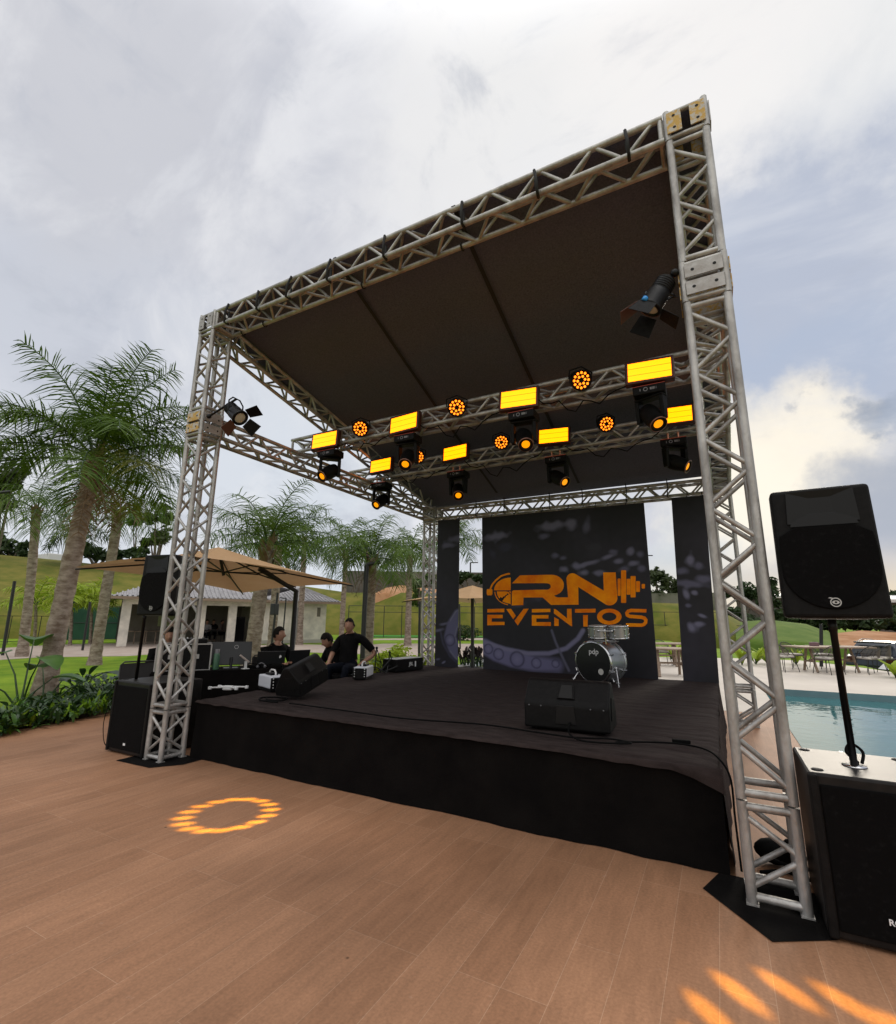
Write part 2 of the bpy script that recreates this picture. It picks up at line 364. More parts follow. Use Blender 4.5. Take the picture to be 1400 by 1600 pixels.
    c = mix(blob((1400, 620), .5, 4), c, (.36,.42,.53), .85)
    c = mix(blob((1395, 800), 1, 7), c, (.42,.46,.54), .8)
    c = mix(blob((1060, 870), 1, 7), c, (.58,.66,.74), .7)
    n5 = noise_(3.4, 10, .6, (.55, 2.4, 2.0), rot=(R(10), R(-15), R(62)), dist=.35)
    c = mix(mr(n5.outputs[0], .50, .74), c, (.82,.835,.87), .42)
    n6 = noise_(5.2, 10, .62, (.6, 2.2, 2.2), rot=(R(-12), R(20), R(48)), dist=.3)
    c = mix(mr(n6.outputs[0], .54, .76), c, (.43,.47,.56), .34)
    c = mix(blob(V((.05,-.12,.99)).normalized(), 8, 44, src=D), c, (2.6,2.55,2.5), .95)  # bright patch added to the unseen sky overhead, to light the deck
    c = mix(blob(V((.35,-.9,.30)).normalized(), 20, 62, src=D), c, (1.18,1.15,1.12), .95)  # bright patch added behind the camera, out of view, to lift front faces
    # low band
    band = mr(sep.outputs[2], .14, .0)
    toright = blob((1330, 930), 6, 40, src=D)
    m2 = nd(nt, 'ShaderNodeMath', operation='MULTIPLY'); lk(nt, band, m2.inputs[0]); lk(nt, toright, m2.inputs[1])
    c = mix(m2.outputs[0], c, (1.0,.80,.50), .85)
    left = blob((500, 900), 20, 60, src=D); m3 = nd(nt, 'ShaderNodeMath', operation='MULTIPLY'); lk(nt, band, m3.inputs[0]); lk(nt, left, m3.inputs[1])
    c = mix(m3.outputs[0], c, (.66,.75,.84), .6)
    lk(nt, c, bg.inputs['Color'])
    L = bpy.data.lights.new('sun', 'SUN'); L.energy = .9; L.angle = R(14); L.color = (1., .9, .76)
    o = bpy.data.objects.new('sun', L); COL.objects.link(o); o.rotation_euler = (-sd).to_track_quat('-Z', 'Y').to_euler()
world()
sc.view_settings.view_transform = 'Standard'; sc.view_settings.look = 'None'
sc.view_settings.exposure = 0; sc.view_settings.gamma = 1
# ------------------------------------------------------------------ ground sheets
def sheet(name, poly, z, m):
    b = MB(); b.add([(p[0], p[1], z) for p in poly], [tuple(range(len(poly)))]); return struct(b.build(name, m))
gr = MB()   # one lawn sheet out to the horizon, rolling a little far away
def sstep(a, b, x): t = max(0, min(1, (x-a)/(b-a))); return t*t*(3-2*t)
def gz(x, y):
    s = (x-8.3)*.924+(y-21.5)*.38; dip = -.75*sstep(.6, 4, s)*sstep(12, 17, y)*(1-sstep(18, 60, s))
    d = math.hypot(x-5, y+3); return -.03 + dip + min(1, max(0, (d-150)/500))*6*noise.noise(V((x*.004, y*.004, 0)))
NX = 40; base = [math.copysign((abs(t)**2.4)*1500, t) for t in [i/NX*2-1 for i in range(NX+1)]]
PX0, PX1, PY0, PY1 = 6.28, 12., 4.2, 10.35
fine = [i*2. for i in range(-20, 31)]
base = [b for b in base if b < -41 or b > 61]
xs = sorted(base + fine + [PX0, PX1]); ys = sorted(base + fine + [PY0, PY1]); nx = len(xs)
xs = [x for x in xs if x not in (6., 12.) or x == PX1]; ys = [y for y in ys if y not in (4., 10.)]; nx = len(xs)
gr.add([(x, y, gz(x, y)) for y in ys for x in xs], [(j*nx+i, j*nx+i+1, (j+1)*nx+i+1, (j+1)*nx+i) for j in range(len(ys)-1) for i in range(nx-1)
    if not (xs[i] > PX0-.01 and xs[i+1] < PX1+.01 and ys[j] > PY0-.01 and ys[j+1] < PY1+.01)], 0, True)
struct(gr.build('lawn', GRASS))
sheet('wooden_deck', [(-2.82,-12), (14,-12), (14,PY0-.003), (PX0-.003,PY0-.003), (PX0-.003,6.6), (2.,6.6), (2.,9), (-4.2,9), (-3.02,1.4), (-2.84,.3)], 0, DECK)
sheet('soil_bed', [(-2.825,-12), (-2.845,.3), (-3.025,1.4), (-4.2,9), (-4.6,9), (-3.42,1.4), (-3.2,.3), (-3.2,-12)], -.006, SOIL)
sheet('pool_deck', [(2.003,6.603), (PX0-.003,6.603), (PX0-.003,PY1+.003), (PX1,PY1+.003)] + [tuple(G(*p)[:2]) for p in ((1460,1062),(1400,1051),(1330,1041),(1250,1032),(1150,1028.5),(1030,1027),(900,1026),(800,1030))] + [(-.2,14.), (2.003,11.5)], .002, CONC)
po = MB(); po.add([(PX0,PY0,.006),(PX1,PY0,.006),(PX1,PY1,.006),(PX0,PY1,.006),(PX0,PY0,-.6),(PX1,PY0,-.6),(PX1,PY1,-.6),(PX0,PY1,-.6)], [(0,1,5,4),(1,2,6,5),(2,3,7,6),(3,0,4,7)])
struct(po.build('pool_basin', POOLT))
wt = MB(); wt.add([(PX0,PY0,-.13),(PX1,PY0,-.13),(PX1,PY1,-.13),(PX0,PY1,-.13)], [(0,1,2,3)]); struct(wt.build('pool_water', WATER))
# small basin seen between the left banner and the big one
a, b_ = G(700,1046), G(790,1024); t = (b_-a).normalized(); n = V((t.y,-t.x,0))
cp = MB(); cp.prism([a, b_, b_+n*.35, a+n*.35], (0,0,.06)); struct(cp.build('coping', COPE))
w2 = MB(); w2.add([a+n*.353, b_+n*.353, b_+n*5, a+n*5], [(0,1,2,3)]); w2.v = [(p[0],p[1],.012) for p in w2.v]; struct(w2.build('basin_water', WATER))
# paved path across the lawn
lo = [(-60,1036),(0,1030),(60,1026),(200,1024),(270,1019),(345,1018),(470,1018),(590,1022),(650,1025),(705,1025),(760,1026),(830,1030)]
hi = [(-60,1018),(0,1012),(60,1008),(110,1006),(200,1004),(300,1004),(400,1007),(470,1006),(560,1008),(600,1005),(705,1005),(830,1006)]
sheet('path', [G(*p) for p in lo] + [G(*p) for p in hi[::-1]], -.024, PAVE)
lo = [(330,1003.6),(440,1005),(520,1001),(600,999.5),(705,999.5),(830,1000)]; hi = [(330,1002.2),(440,1003.6),(520,999.6),(600,997.2),(705,996.6),(830,996.6)]
sheet('far_path', [G(*p) for p in lo] + [G(*p) for p in hi[::-1]], -.022, PAVE)

# ------------------------------------------------------------------ stage platform
SX0, SX1, SY0, SY1, SZ = .36, 5.46, .32, 5.24, .60
st = empty('stage_platform', (0,0,0), 0, 'low stage platform covered in wrinkled black cloth under the truss roof', 'stage')
def cloth_z(x, y):
    w = .009*noise.noise(V((x*1.1, y*7.5, 3))) + .007*noise.noise(V((x*2.6, y*15, 1)))
    if x > 4.4: w += .018*(x-4.4)*noise.noise(V((x*.8, y*11, 7)))
    return w
b = MB(); NXs, NYs = 80, 180
def edge_drop(x, y):
    d = min(x-SX0, SX1-x, y-SY0, SY1-y); return -.02*max(0, 1-d/.05)**2
gx = lambda i: SX0+(SX1-SX0)*i/NXs; gy = lambda j: SY0+(SY1-SY0)*j/NYs
b.add([(gx(i), gy(j), SZ+cloth_z(gx(i), gy(j))+edge_drop(gx(i), gy(j))) for j in range(NYs+1) for i in range(NXs+1)],
      [(j*(NXs+1)+i, j*(NXs+1)+i+1, (j+1)*(NXs+1)+i+1, (j+1)*(NXs+1)+i) for j in range(NYs) for i in range(NXs)], 0, True)
b.build('deck_cloth', CLOTH, st)
def drape(name, p0, p1, z1, amp, m, parent, seed=0, nx=120, out=None):
    p0, p1 = V(p0), V(p1); t = (p1-p0).normalized(); o = V((t.y, -t.x, 0)) if out is None else V(out); mb = MB(); nz = 8; L = (p1-p0).length
    for j in range(nz+1):
        f = j/nz
        for i in range(nx+1):
            s = L*i/nx; w = amp*(.35+f)*(noise.noise(V((s*2.2, f*.6, seed)))*.8 + .35*noise.noise(V((s*6, f*1.5, seed+5)))) + .02*f
            p = p0 + t*s + o*w; mb.v.append((p.x, p.y, z1*(1-f)+.004+(0 if f else -.014)))
    mb.f = [(j*(nx+1)+i, (j+1)*(nx+1)+i, (j+1)*(nx+1)+i+1, j*(nx+1)+i+1) for j in range(nz) for i in range(nx)]; mb.m = [0]*len(mb.f); mb.sm = [True]*len(mb.f)
    return mb.build(name, m, parent, fix=False)
hb_ = MB(); nh = 200
for i in range(nh+1):
    x = SX0+.01+(SX1-SX0+.004)*i/nh; dp = .022+.03*max(0, noise.noise(V((x*.9, 4, 2))))+.006*noise.noise(V((x*9, 1, 2)))+.10*max(0, (x-5.15)/.3)**1.5; wv = .006*noise.noise(V((x*5, 0, 6)))
    for k, (yy, zz) in enumerate(((.006,-.010),(-.016+wv*.3,-.012),(-.031+wv,-.012-dp*.5),(-.036+wv*1.6,-.012-dp))): hb_.v.append((x, SY0+yy, SZ+zz))
hb_.f = [(i*4+k, i*4+k+1, i*4+k+5, i*4+k+4) for i in range(nh) for k in range(3)]; hb_.m = [0]*len(hb_.f); hb_.sm = [True]*len(hb_.f); hb_.build('cloth_hem', CLOTH, st)
drape('front_skirt', (SX0, SY0, 0), (SX1, SY0, 0), SZ, .03, SKIRT, st, 1)
drape('side_skirt', (SX1, SY0, 0), (SX1, SY1, 0), SZ, .03, CLOTH, st, 4)
drape('side_skirt', (SX0, SY1, 0), (SX0, SY0, 0), SZ, .02, SKIRT, st, 8)
drape('back_skirt', (SX1, SY1, 0), (SX0, SY1, 0), SZ, .02, SKIRT, st, 12)
# ------------------------------------------------------------------ truss towers and beams
TS, CR, LR = .30, .0285, .016
def zig(mb, a0, a1, b0, b1, n, ph, r=LR, mi=0):
    """diagonals between chord a (a0..a1) and chord b"""
    a0, a1, b0, b1 = map(V, (a0, a1, b0, b1)); m = .06/(a1-a0).length
    P = lambda k: (a0.lerp(a1, m+(1-2*m)*k/n) if (k+ph) % 2 == 0 else b0.lerp(b1, m+(1-2*m)*k/n))
    e = .012/(a1-a0).length
    for k in range(n):
        p, q = P(k), P(k+1); d = (a1-a0)*e
        mb.tube([p+d, q-d], r, 7, mi, caps=False)
def lattice(name, p0, p1, sx, sy, n, parent, rings=True, m=ALU, ph=0):
    """square truss: p0,p1 = one chord axis; sx, sy = vectors to the other chords; one mesh of lacing with four chord children"""
    p0, p1, sx, sy = map(V, (p0, p1, sx, sy)); d = (p1-p0).normalized()
    c0 = [p0, p0+sx, p0+sx+sy, p0+sy]; c1 = [p1, p1+sx, p1+sx+sy, p1+sy]
    lac = MB()
    for k in range(4):
        j = (k+1) % 4; zig(lac, c0[k], c1[k], c0[j], c1[j], n, (ph + (k in (1, 2))) % 2)
        if rings:
            for c, e in ((c0, d*.03), (c1, -d*.03)): lac.tube([c[k]+e, c[j]+e], .021, 8, 0, caps=False)
    o = lac.build(name, m, parent)
    for k in range(4): MB().tube([c0[k], c1[k]], CR, 10).build('chord', m, o)
    return o
def plate(mb, c, u, v, nrm, w, h, t=.008):   # bolt plate with two bolt holes, lying on plane (u,v)
    c, u, v, nrm = map(V, (c, u, v, nrm)); pts = []
    for sx_, sy_ in ((-1,-1),(1,-1),(1,1),(-1,1)):
        pts.append(c+u*(sx_*w/2)+v*(sy_*h/2))
    mb.prism(pts, nrm*t, 0)
    for s in (-1, 1):
        o = c + (v if h > w else u)*(s*.29*max(w, h)) + nrm*(t+.0006)
        mb.add([o+u*(.012*math.cos(a*math.pi/4))+v*(.012*math.sin(a*math.pi/4)) for a in range(8)], [tuple(range(8))], 1)
def block(name, o, h, parent, faces, vert=False):
    """sleeve / corner block: square tube frame with a pair of bolt plates on each face; faces: material per face (front,right,back,left)"""
    x, y, z = o; mb = MB(); e = TS; r = .02
    C = [(x+.022,y+.022),(x+e-.022,y+.022),(x+e-.022,y+e-.022),(x+.022,y+e-.022)]
    for k in range(4):
        a, b2 = C[k], C[(k+1) % 4]
        for zz in (z+r+.003, z+h-r-.003): mb.tube([(*a, zz), (*b2, zz)], r, 8)
        mb.tube([(*a, z+.002), (*a, z+h-.002)], .025, 8)
    f = mb.build(name, ALU, parent)
    ds = [((1,0,0),(0,-1,0),(x+e/2, y-.004)), ((0,1,0),(1,0,0),(x+e+.004, y+e/2)), ((1,0,0),(0,1,0),(x+e/2, y+e+.004)), ((0,1,0),(-1,0,0),(x-.004, y+e/2))]
    for (u, nr, (cx, cy)), fm in zip(ds, faces):
        if fm is None: continue
        for k, s in enumerate((-1, 1)):
            pm = MB(); mm = fm[k] if isinstance(fm, tuple) else fm
            if vert: plate(pm, V((cx, cy, z+h/2))+V(u)*(s*.079), u, (0,0,1), nr, .10, h-.085)
            else: plate(pm, V((cx, cy, z+h/2+s*(h*.21))), u, (0,0,1), nr, .235, h*.32)
            pm.build('bolt_plate', [mm, HOLE], f)
    return f
def tower(x, y, ztop, label, levels, faces_mid, faces_top):
    """levels: joint, sleeve bottom, sleeve top (None for the rear towers)"""
    t = empty('truss_tower', (x, y, 0), 0, label, 'truss tower', 'truss towers of the stage roof'); q = CR
    zj, zm0, zm1 = levels; S = TS-2*q
    def sec(name, z0, z1, ph=0):
        n = max(2, round((z1-z0)/.236)); return lattice(name, (q,q,z0), (q,q,z1), (S,0,0), (0,S,0), n, t, True, ALU, ph)
    s = sec('base_section', .012, zj-.006)
    for cx in (q, TS-q):
        for cy in (q, TS-q): MB().box((cx-.03, cy-.03, .0045), (cx+.03, cy+.03, .012)).build('foot_plate', ALU, s)
    if zm0:
        sec('lower_section', zj+.004, zm0-.003, 1); block('sleeve_block', (0,0,zm0), zm1-zm0, t, faces_mid)
        sec('upper_section', zm1+.003, ztop-.273); block('corner_block', (0,0,ztop-.27), .27, t, faces_top, True)
    else:
        sec('lower_section', zj+.004, ztop-.305, 1); block('corner_block', (0,0,ztop-.30), .30, t, faces_top, False)
    return t
A2, Y2 = ALU2, YEL
tower(0, 0, 5.31, 'near left truss tower with a floodlight at its yellow and grey sleeve block', (.52, 3.64, 3.97), ((Y2,Y2),(A2,A2),(A2,A2),(Y2,Y2)), ((A2,A2),(A2,A2),(A2,A2),(A2,A2)))
tower(5.53, 0, 5.31, 'near right truss tower beside the big subwoofer, rusty plates at its top', (.52, 3.66, 3.98), ((A2,A2),(Y2,Y2),(Y2,Y2),(Y2,Y2)), ((Y2,Y2),(A2,A2),(Y2,Y2),(A2,A2)))
tower(.25, 5.2, 3.79, 'slim far truss tower beside the narrow left banner, seen against the palms', (.52, None, None), None, (A2,A2,A2,A2))
tower(5.62, 5.25, 3.79, 'far truss tower at the pool edge, seen through the near right tower', (.52, None, None), None, (A2,A2,A2,A2))
def beam(p0, p1, side, up, label, group='aluminium box truss beams', w=TS, h=.27):
    """p0,p1: lower near chord line ends"""
    p0, p1 = V(p0), V(p1); d = (p1-p0); L = d.length; d.normalize(); side = V(side).normalized(); up = V(up); up = (up-d*up.dot(d)).normalized()
    t = empty('truss_beam', p0, 0, label, 'truss beam', group); q = CR
    n = round(L/.243); n += n % 2
    Lc = lambda k, j: side*(q+k*(w-2*q)) + up*(q+j*(h-2*q))
    c0 = [Lc(0,0), Lc(1,0), Lc(1,1), Lc(0,1)]; lac = MB()
    for k in range(4):
        j = (k+1) % 4; zig(lac, c0[k], c0[k]+d*L, c0[j], c0[j]+d*L, n, int(k in (1, 2)))
    lac.build('lacing', ALU, t)
    for k in range(4): MB().tube([c0[k], c0[k]+d*L], CR*.92, 10).build('chord', ALU, t)
    for e in (.02, L-.02):
        fr = MB()
        for k in range(4): fr.tube([c0[k]+d*e, c0[(k+1) % 4]+d*e], .02, 8)
        fr.build('end_frame', ALU, t)
    return t, (lambda s, a, c: p0 + d*s + side*a + up*c)
Z = (0, 0, 1)
_, FT = beam((.305,0,5.042), (5.525,0,5.042), (0,1,0), Z, 'front truss beam along the top edge of the stage roof')
beam((.30,.305,4.945), (.50,5.15,3.735), (-1,0,0), (0,0,1), 'sloping truss beam under the left side of the roof', h=.26, w=.28)
beam((5.83,.305,4.945), (5.90,5.2,3.735), (-1,0,0), (0,0,1), 'sloping truss beam under the right side of the roof', h=.26, w=.28)
beam((.30,.305,3.655), (.55,5.19,3.50), (-1,.05,0), Z, 'level truss beam along the left side below the roof, reddish lit')
beam((5.83,.305,3.655), (5.92,5.24,3.50), (-1,0,0), Z, 'level truss beam along the right side behind the near right tower')
beam((.555,5.21,3.505), (5.615,5.25,3.49), (0,1,0), Z, 'rear truss beam carrying the printed banners')
beam((.02,1.66,3.925), (5.76,1.66,3.925), (0,1,0), Z, 'front lighting truss with the larger yellow panel lights', h=.26)
beam((-.14,3.24,3.87), (5.86,3.24,3.89), (0,1,0), Z, 'rear lighting truss with the smaller yellow panel lights', h=.26)
# ------------------------------------------------------------------ roof sheet
rf = empty('roof_canopy', (0,0,5.315), 0, 'dark fabric roof sheet stretched over the truss frame', 'roof sheet')
def rz_(x, y): return -(1.46)*y/5.5 - .035*math.sin(math.pi*min(1, max(0, y/5.5)))*(.6+.4*math.cos((x-.3)*3.6)) + .01*noise.noise(V((x*1.2, y*1.2, 0)))
NX2, NY2 = 56, 50; rfb = MB()
rx = lambda i, f: (.03+.2*f)+(5.80+.06*f-(.03+.2*f))*i/NX2
rfb.add([(rx(i, j/NY2), +.07+5.45*j/NY2, rz_(rx(i, j/NY2), 5.52*j/NY2)) for j in range(NY2+1) for i in range(NX2+1)], [(j*(NX2+1)+i, j*(NX2+1)+i+1, (j+1)*(NX2+1)+i+1, (j+1)*(NX2+1)+i) for j in range(NY2) for i in range(NX2)], 0, True)
rfb.build('sheet', CANOPY, rf)
for xa, xb in ((2.26, 1.95), (3.71, 3.55)):
    s = MB()
    for j in range(31):
        f = j/30; x = xa+(xb-xa)*f; y = .0+5.2*f; s.v += [(x-.022, y, rz_(x, y)-.014), (x+.022, y, rz_(x, y)-.014)]
    s.f = [(2*j, 2*j+1, 2*j+3, 2*j+2) for j in range(30)]; s.m = [0]*30; s.sm = [True]*30; s.build('seam_strap', STRAP, rf)
random.seed(3)
def wrap(parent, pts, name='tie_strap', w=.012): MB().tube(pts, w, 6).build(name, STRAP, parent)
for s0 in (.25, .78, 1.32, 1.9, 2.62, 3.5, 4.2, 4.95):   # ties that lash the sheet to the front truss
    x = .305+s0; j = random.uniform(-.03, .05)
    P = [(x,.0,5.296),(x+j,-.026,5.18),(x+j*1.3,-.022,5.035),(x+j,.03,5.03),(x,.02,5.2)]
    wrap(rf, [V(p)-V((0,0,5.315)) for p in P], w=.014)
    if random.random() < .7:
        x2 = x+random.uniform(-.2,.25); wrap(rf, [V((x2, .27+.036*math.cos(a), 5.066+.036*math.sin(a)-5.315)) for a in [k*math.pi/4 for k in range(9)]], w=.008)
for x in (1.5, 2.1, 3.0, 3.6, 4.35, 5.0):
    wrap(rf, [V((x,5.19,3.80))-V((0,0,5.315)), V((x+.01,5.18,3.66))-V((0,0,5.315)), V((x-.01,5.19,3.5))-V((0,0,5.315)), V((x,5.25,3.49))-V((0,0,5.315))], w=.009)
# black cloth pads under the tower feet
def pad(pts, label): o = sheet('floor_pad', pts, .004, SKIRT); del o['kind']; tag(o, label, 'floor pad')
pad([G(1098,1389)[:2], G(1207,1473)[:2], (5.9,-.13), (5.9,.32), (5.4,.32)], 'black cloth pad under the near right tower')
pad([(-.2,-.16), (.36,-.14), (.55,.1), (.55,.33), (-.2,.35)], 'black cloth pad under the near left tower')
# ------------------------------------------------------------------ stage lights
def bev(o, w=.01, seg=2, ang=35):
    bm = bmesh.new(); bm.from_mesh(o.data); bmesh.ops.remove_doubles(bm, verts=bm.verts, dist=1e-5)
    es = [e for e in bm.edges if len(e.link_faces) == 2 and e.calc_face_angle(0) > R(ang)]
    bmesh.ops.bevel(bm, geom=es, offset=w, segments=seg, affect='EDGES', profile=.5); bm.to_mesh(o.data); bm.free(); return o
def moving_head():
    t = empty('moving_head')
    b = MB(); b.cbox((-.155,-.11,-.135), (.155,.11,-.035), .012); base = b.build('base', BLK, t)
    m = MB(); m.box((-.155,-.1108,-.044), (.155,-.1098,-.041)); m.build('red_edge', REDM, base)
    e = MB()
    e.T = Matrix.Translation((-.03,-.1115,-.085)) @ Matrix.Rotation(R(90), 4, 'X')
    e.add([(r*math.cos(a*math.pi/8), r*math.sin(a*math.pi/8), 0) for r in (.022,.015) for a in range(16)], [(k,(k+1)%16,16+(k+1)%16,16+k) for k in range(16)])
    e.T = Matrix.Identity(4)
    for x0, x1 in ((-.085,-.078),(.012,.03),(.035,.05),(.055,.06),(.07,.073)): e.box((x0,-.1118,-.098), (x1,-.111,-.072))
    e.build('emblem', mat_dim, base)
    c = MB()
    for x in (-.06, .06): c.tube([(x,-.06,-.036), (x,-.06,.03)], .012, 8); c.sphere((x,-.06,.036), .016)
    c.build('mounting_bolt', COPPER, t)
    y = empty('yoke', (0,0,0)); y.parent = t
    b = MB(); b.cbox((-.15,-.06,-.165), (.15,.06,-.137), .01)
    for s in (-1, 1):
        b.prism([(s*.15,-.055,-.165),(s*.15,.055,-.165),(s*.15,.04,-.40),(s*.15,-.04,-.40)], (-s*.042,0,0))
    bev(b.build('yoke_arms', BLK, y), .008)
    h = MB(); h.T = Matrix.Rotation(R(90), 4, 'X')     # local -Y is the beam
    h.lathe([(.0,-.155),(.05,-.15),(.082,-.12),(.098,-.05),(.098,.02),(.088,.09),(.080,.14),(.084,.150),(.084,.165),(.066,.166),(.060,.150),(0,.150)], 24)
    hd = h.build('head', BLK, y); hd.location = (0,0,-.345)
    l = MB(); l.T = Matrix.Rotation(R(90), 4, 'X'); l.lathe([(0,.1535),(.03,.156),(.047,.153)], 20); l.build('lens', LENS, hd)
    l = MB(); l.T = Matrix.Rotation(R(90), 4, 'X'); l.lathe([(.079,.1665),(.0865,.1655),(.0865,.158)], 28); l.build('lens_ring', RINGM, hd)
    return t
mat_dim = mat('dim_print', (.22,.22,.24), .5); COPPER = mat('copper_bolt', (.55,.25,.16), .35, .6); RINGM = mat('lens_rim', (.30,.16,.13), .3, .6)
def panel_light():
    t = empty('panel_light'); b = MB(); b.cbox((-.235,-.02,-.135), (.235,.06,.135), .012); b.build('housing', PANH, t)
    l = MB()
    for z0, z1 in ((-.105,-.040),(-.036,.038),(.042,.105)): l.add([(-.205,-.0215,z0),(.205,-.0215,z0),(.205,-.0215,z1),(-.205,-.0215,z1)], [(0,1,2,3)])
    l.build('led_face', PANEL, t)
    k = MB(); k.box((-.02,.0605,-.06), (.02,.10,.06)); k.build('clamp', BLK, t)
    return t
PANH = mat('panel_housing', (.05,.010,.004), .4)  # red-brown colour stands in for the LED glow on the housing
def par_can():
    t = empty('par_light'); b = MB(); b.T = Matrix.Rotation(R(90), 4, 'X')
    b.lathe([(.0,-.13),(.07,-.128),(.10,-.10),(.11,-.02),(.115,.0),(.115,.02),(.105,.02),(.102,.004),(0,.004)], 26); b.build('can', BLK, t)
    l = MB()
    for n, rr, r in ((12,.081,.0145),(6,.042,.0145)):
        for k in range(n):
            a = 2*math.pi*(k+.3)/n
            l.add([(rr*math.cos(a)+r*math.cos(j*math.pi/5), -.0065, rr*math.sin(a)+r*math.sin(j*math.pi/5)) for j in range(10)], [tuple(range(10))])
    o = l.build('led_face', AMB, t); o['kind'] = 'stuff'
    y = MB(); y.tube([(-.125,.05,0),(-.128,.05,.09),(0,.06,.14),(.128,.05,.09),(.125,.05,0)], .009, 6); y.build('bracket', BLK, t)
    return t
def direction(cx, cy, k=.75):   # a direction given as seen in the photo: towards the viewer, cx to the right, cy up
    return (-FW*k + RT*cx + UP*cy).normalized()
mh, pl, pc = moving_head(), panel_light(), par_can()
WHERE = ('leftmost on the front lighting truss', 'second from the left on the front lighting truss', 'third from the left on the front lighting truss', 'rightmost on the front lighting truss')
WHERE2 = tuple(w.replace('front', 'rear') for w in WHERE)
first = True
for row, (y, z, xs_, aims, wh) in enumerate(((1.80, 3.915, (.84, 2.17, 3.77, 5.14), ((-.55,-.45),(-.12,-.5),(-.02,-.5),(.10,-.62)), WHERE),
                                             (3.38, 3.86, (.60, 2.10, 3.71, 5.25), ((-.45,-.45),(0,-.42),(.42,-.4),(.75,-.4)), WHERE2))):
    for x, (cx, cy), w in zip(xs_, aims, wh):
        t = mh if first else copy_tree(mh); first = False
        t.location = (x, y-.13, z-.04)
        d = direction(cx, cy); yk = [c for c in t.children if c.name.startswith('yoke')][0]
        if row == 0 and x > 5: yk.rotation_euler.z = R(-22)
        elif row == 1 and x > 5: yk.rotation_euler.z = R(35)
        else: yk.rotation_euler.z = R(6)*(1 if cx < 0 else -1) + (R(40) if (x < 1) else 0)
        hd = [c for c in yk.children if c.name.startswith('head')][0]
        hd.rotation_euler = (Matrix.Rotation(-yk.rotation_euler.z, 4, 'Z') @ look(d)).to_euler()
        tag(t, 'black moving head spotlight with amber lens, ' + w, 'moving light', 'moving head lights under the lighting trusses')
first = True
for row, (y, z, xs_, wh, sc_, nm) in enumerate(((1.57, 3.985, (.81, 2.17, 3.75, 5.16), WHERE, 1., 'larger'), (3.15, 4.08, (.645, 2.10, 3.70, 5.29), WHERE2, 1., 'smaller'))):
    for x, w in zip(xs_, wh):
        t = pl if first else copy_tree(pl); first = False; t.location = (x, y, z)
        t.rotation_euler = (R(-6), R(1.5)*(1 if x > 3 else -1), R(random.uniform(-3, 8)))
        tag(t, 'glowing yellow panel light, ' + w, 'panel light', 'yellow panel lights')
first = True; pars = []
for row, (y, z, xs_) in enumerate(((1.575, 4.05, (1.44, 2.94, 4.47)), (3.155, 4.13, (1.39, 2.885, 4.44)))):
    for k, x in enumerate(xs_):
        t = pc if first else copy_tree(pc); first = False; t.location = (x, y, z)
        t.rotation_euler = look(direction((-.1, 0, .1)[k], -.25)).to_euler()
        tag(t, 'round amber multi-LED par light, %s of three on the %s lighting truss' % (('left', 'middle', 'right')[k], ('front', 'rear')[row]), 'par light', 'round par lights'); pars.append(t)
# beams of the par lights that draw the two rings of petals on the deck
def petals(src, ctr, rad, n, k0, k1, e, size, ph=0., st_=1.5):
    for k in range(k0, k1):
        a = 2*math.pi*(k+ph)/n; p = V((ctr[0]+rad*math.cos(a), ctr[1]+rad*math.sin(a), 0)); d = p-src
        L = bpy.data.lights.new('par_beam', 'SPOT'); L.energy = e; L.color = (1., .52, .0); L.spot_size = R(size); L.spot_blend = 1.; L.shadow_soft_size = .02
        o = bpy.data.objects.new('par_beam', L); COL.objects.link(o); o.location = src
        # stretch each beam along its throw, as in the photo
        zt = -d.normalized(); h = V((d.x, d.y, 0)).normalized(); yt = (V((0,0,1)) - zt*zt.z).normalized(); xt = yt.cross(zt)
        o.matrix_world = Matrix.Translation(src) @ Matrix((xt, yt, zt)).transposed().to_4x4() @ Matrix.Diagonal((1, st_, 1, 1))
petals(V((4.47,1.545,4.03)), (2.05,-.53), .315, 16, 0, 16, 7500, .56, .0, 1.75)
petals(V((2.94,1.545,4.03)), (5.80,-1.04), .44, 13, 2, 10, 3600, 1.35, .0, 2.1)
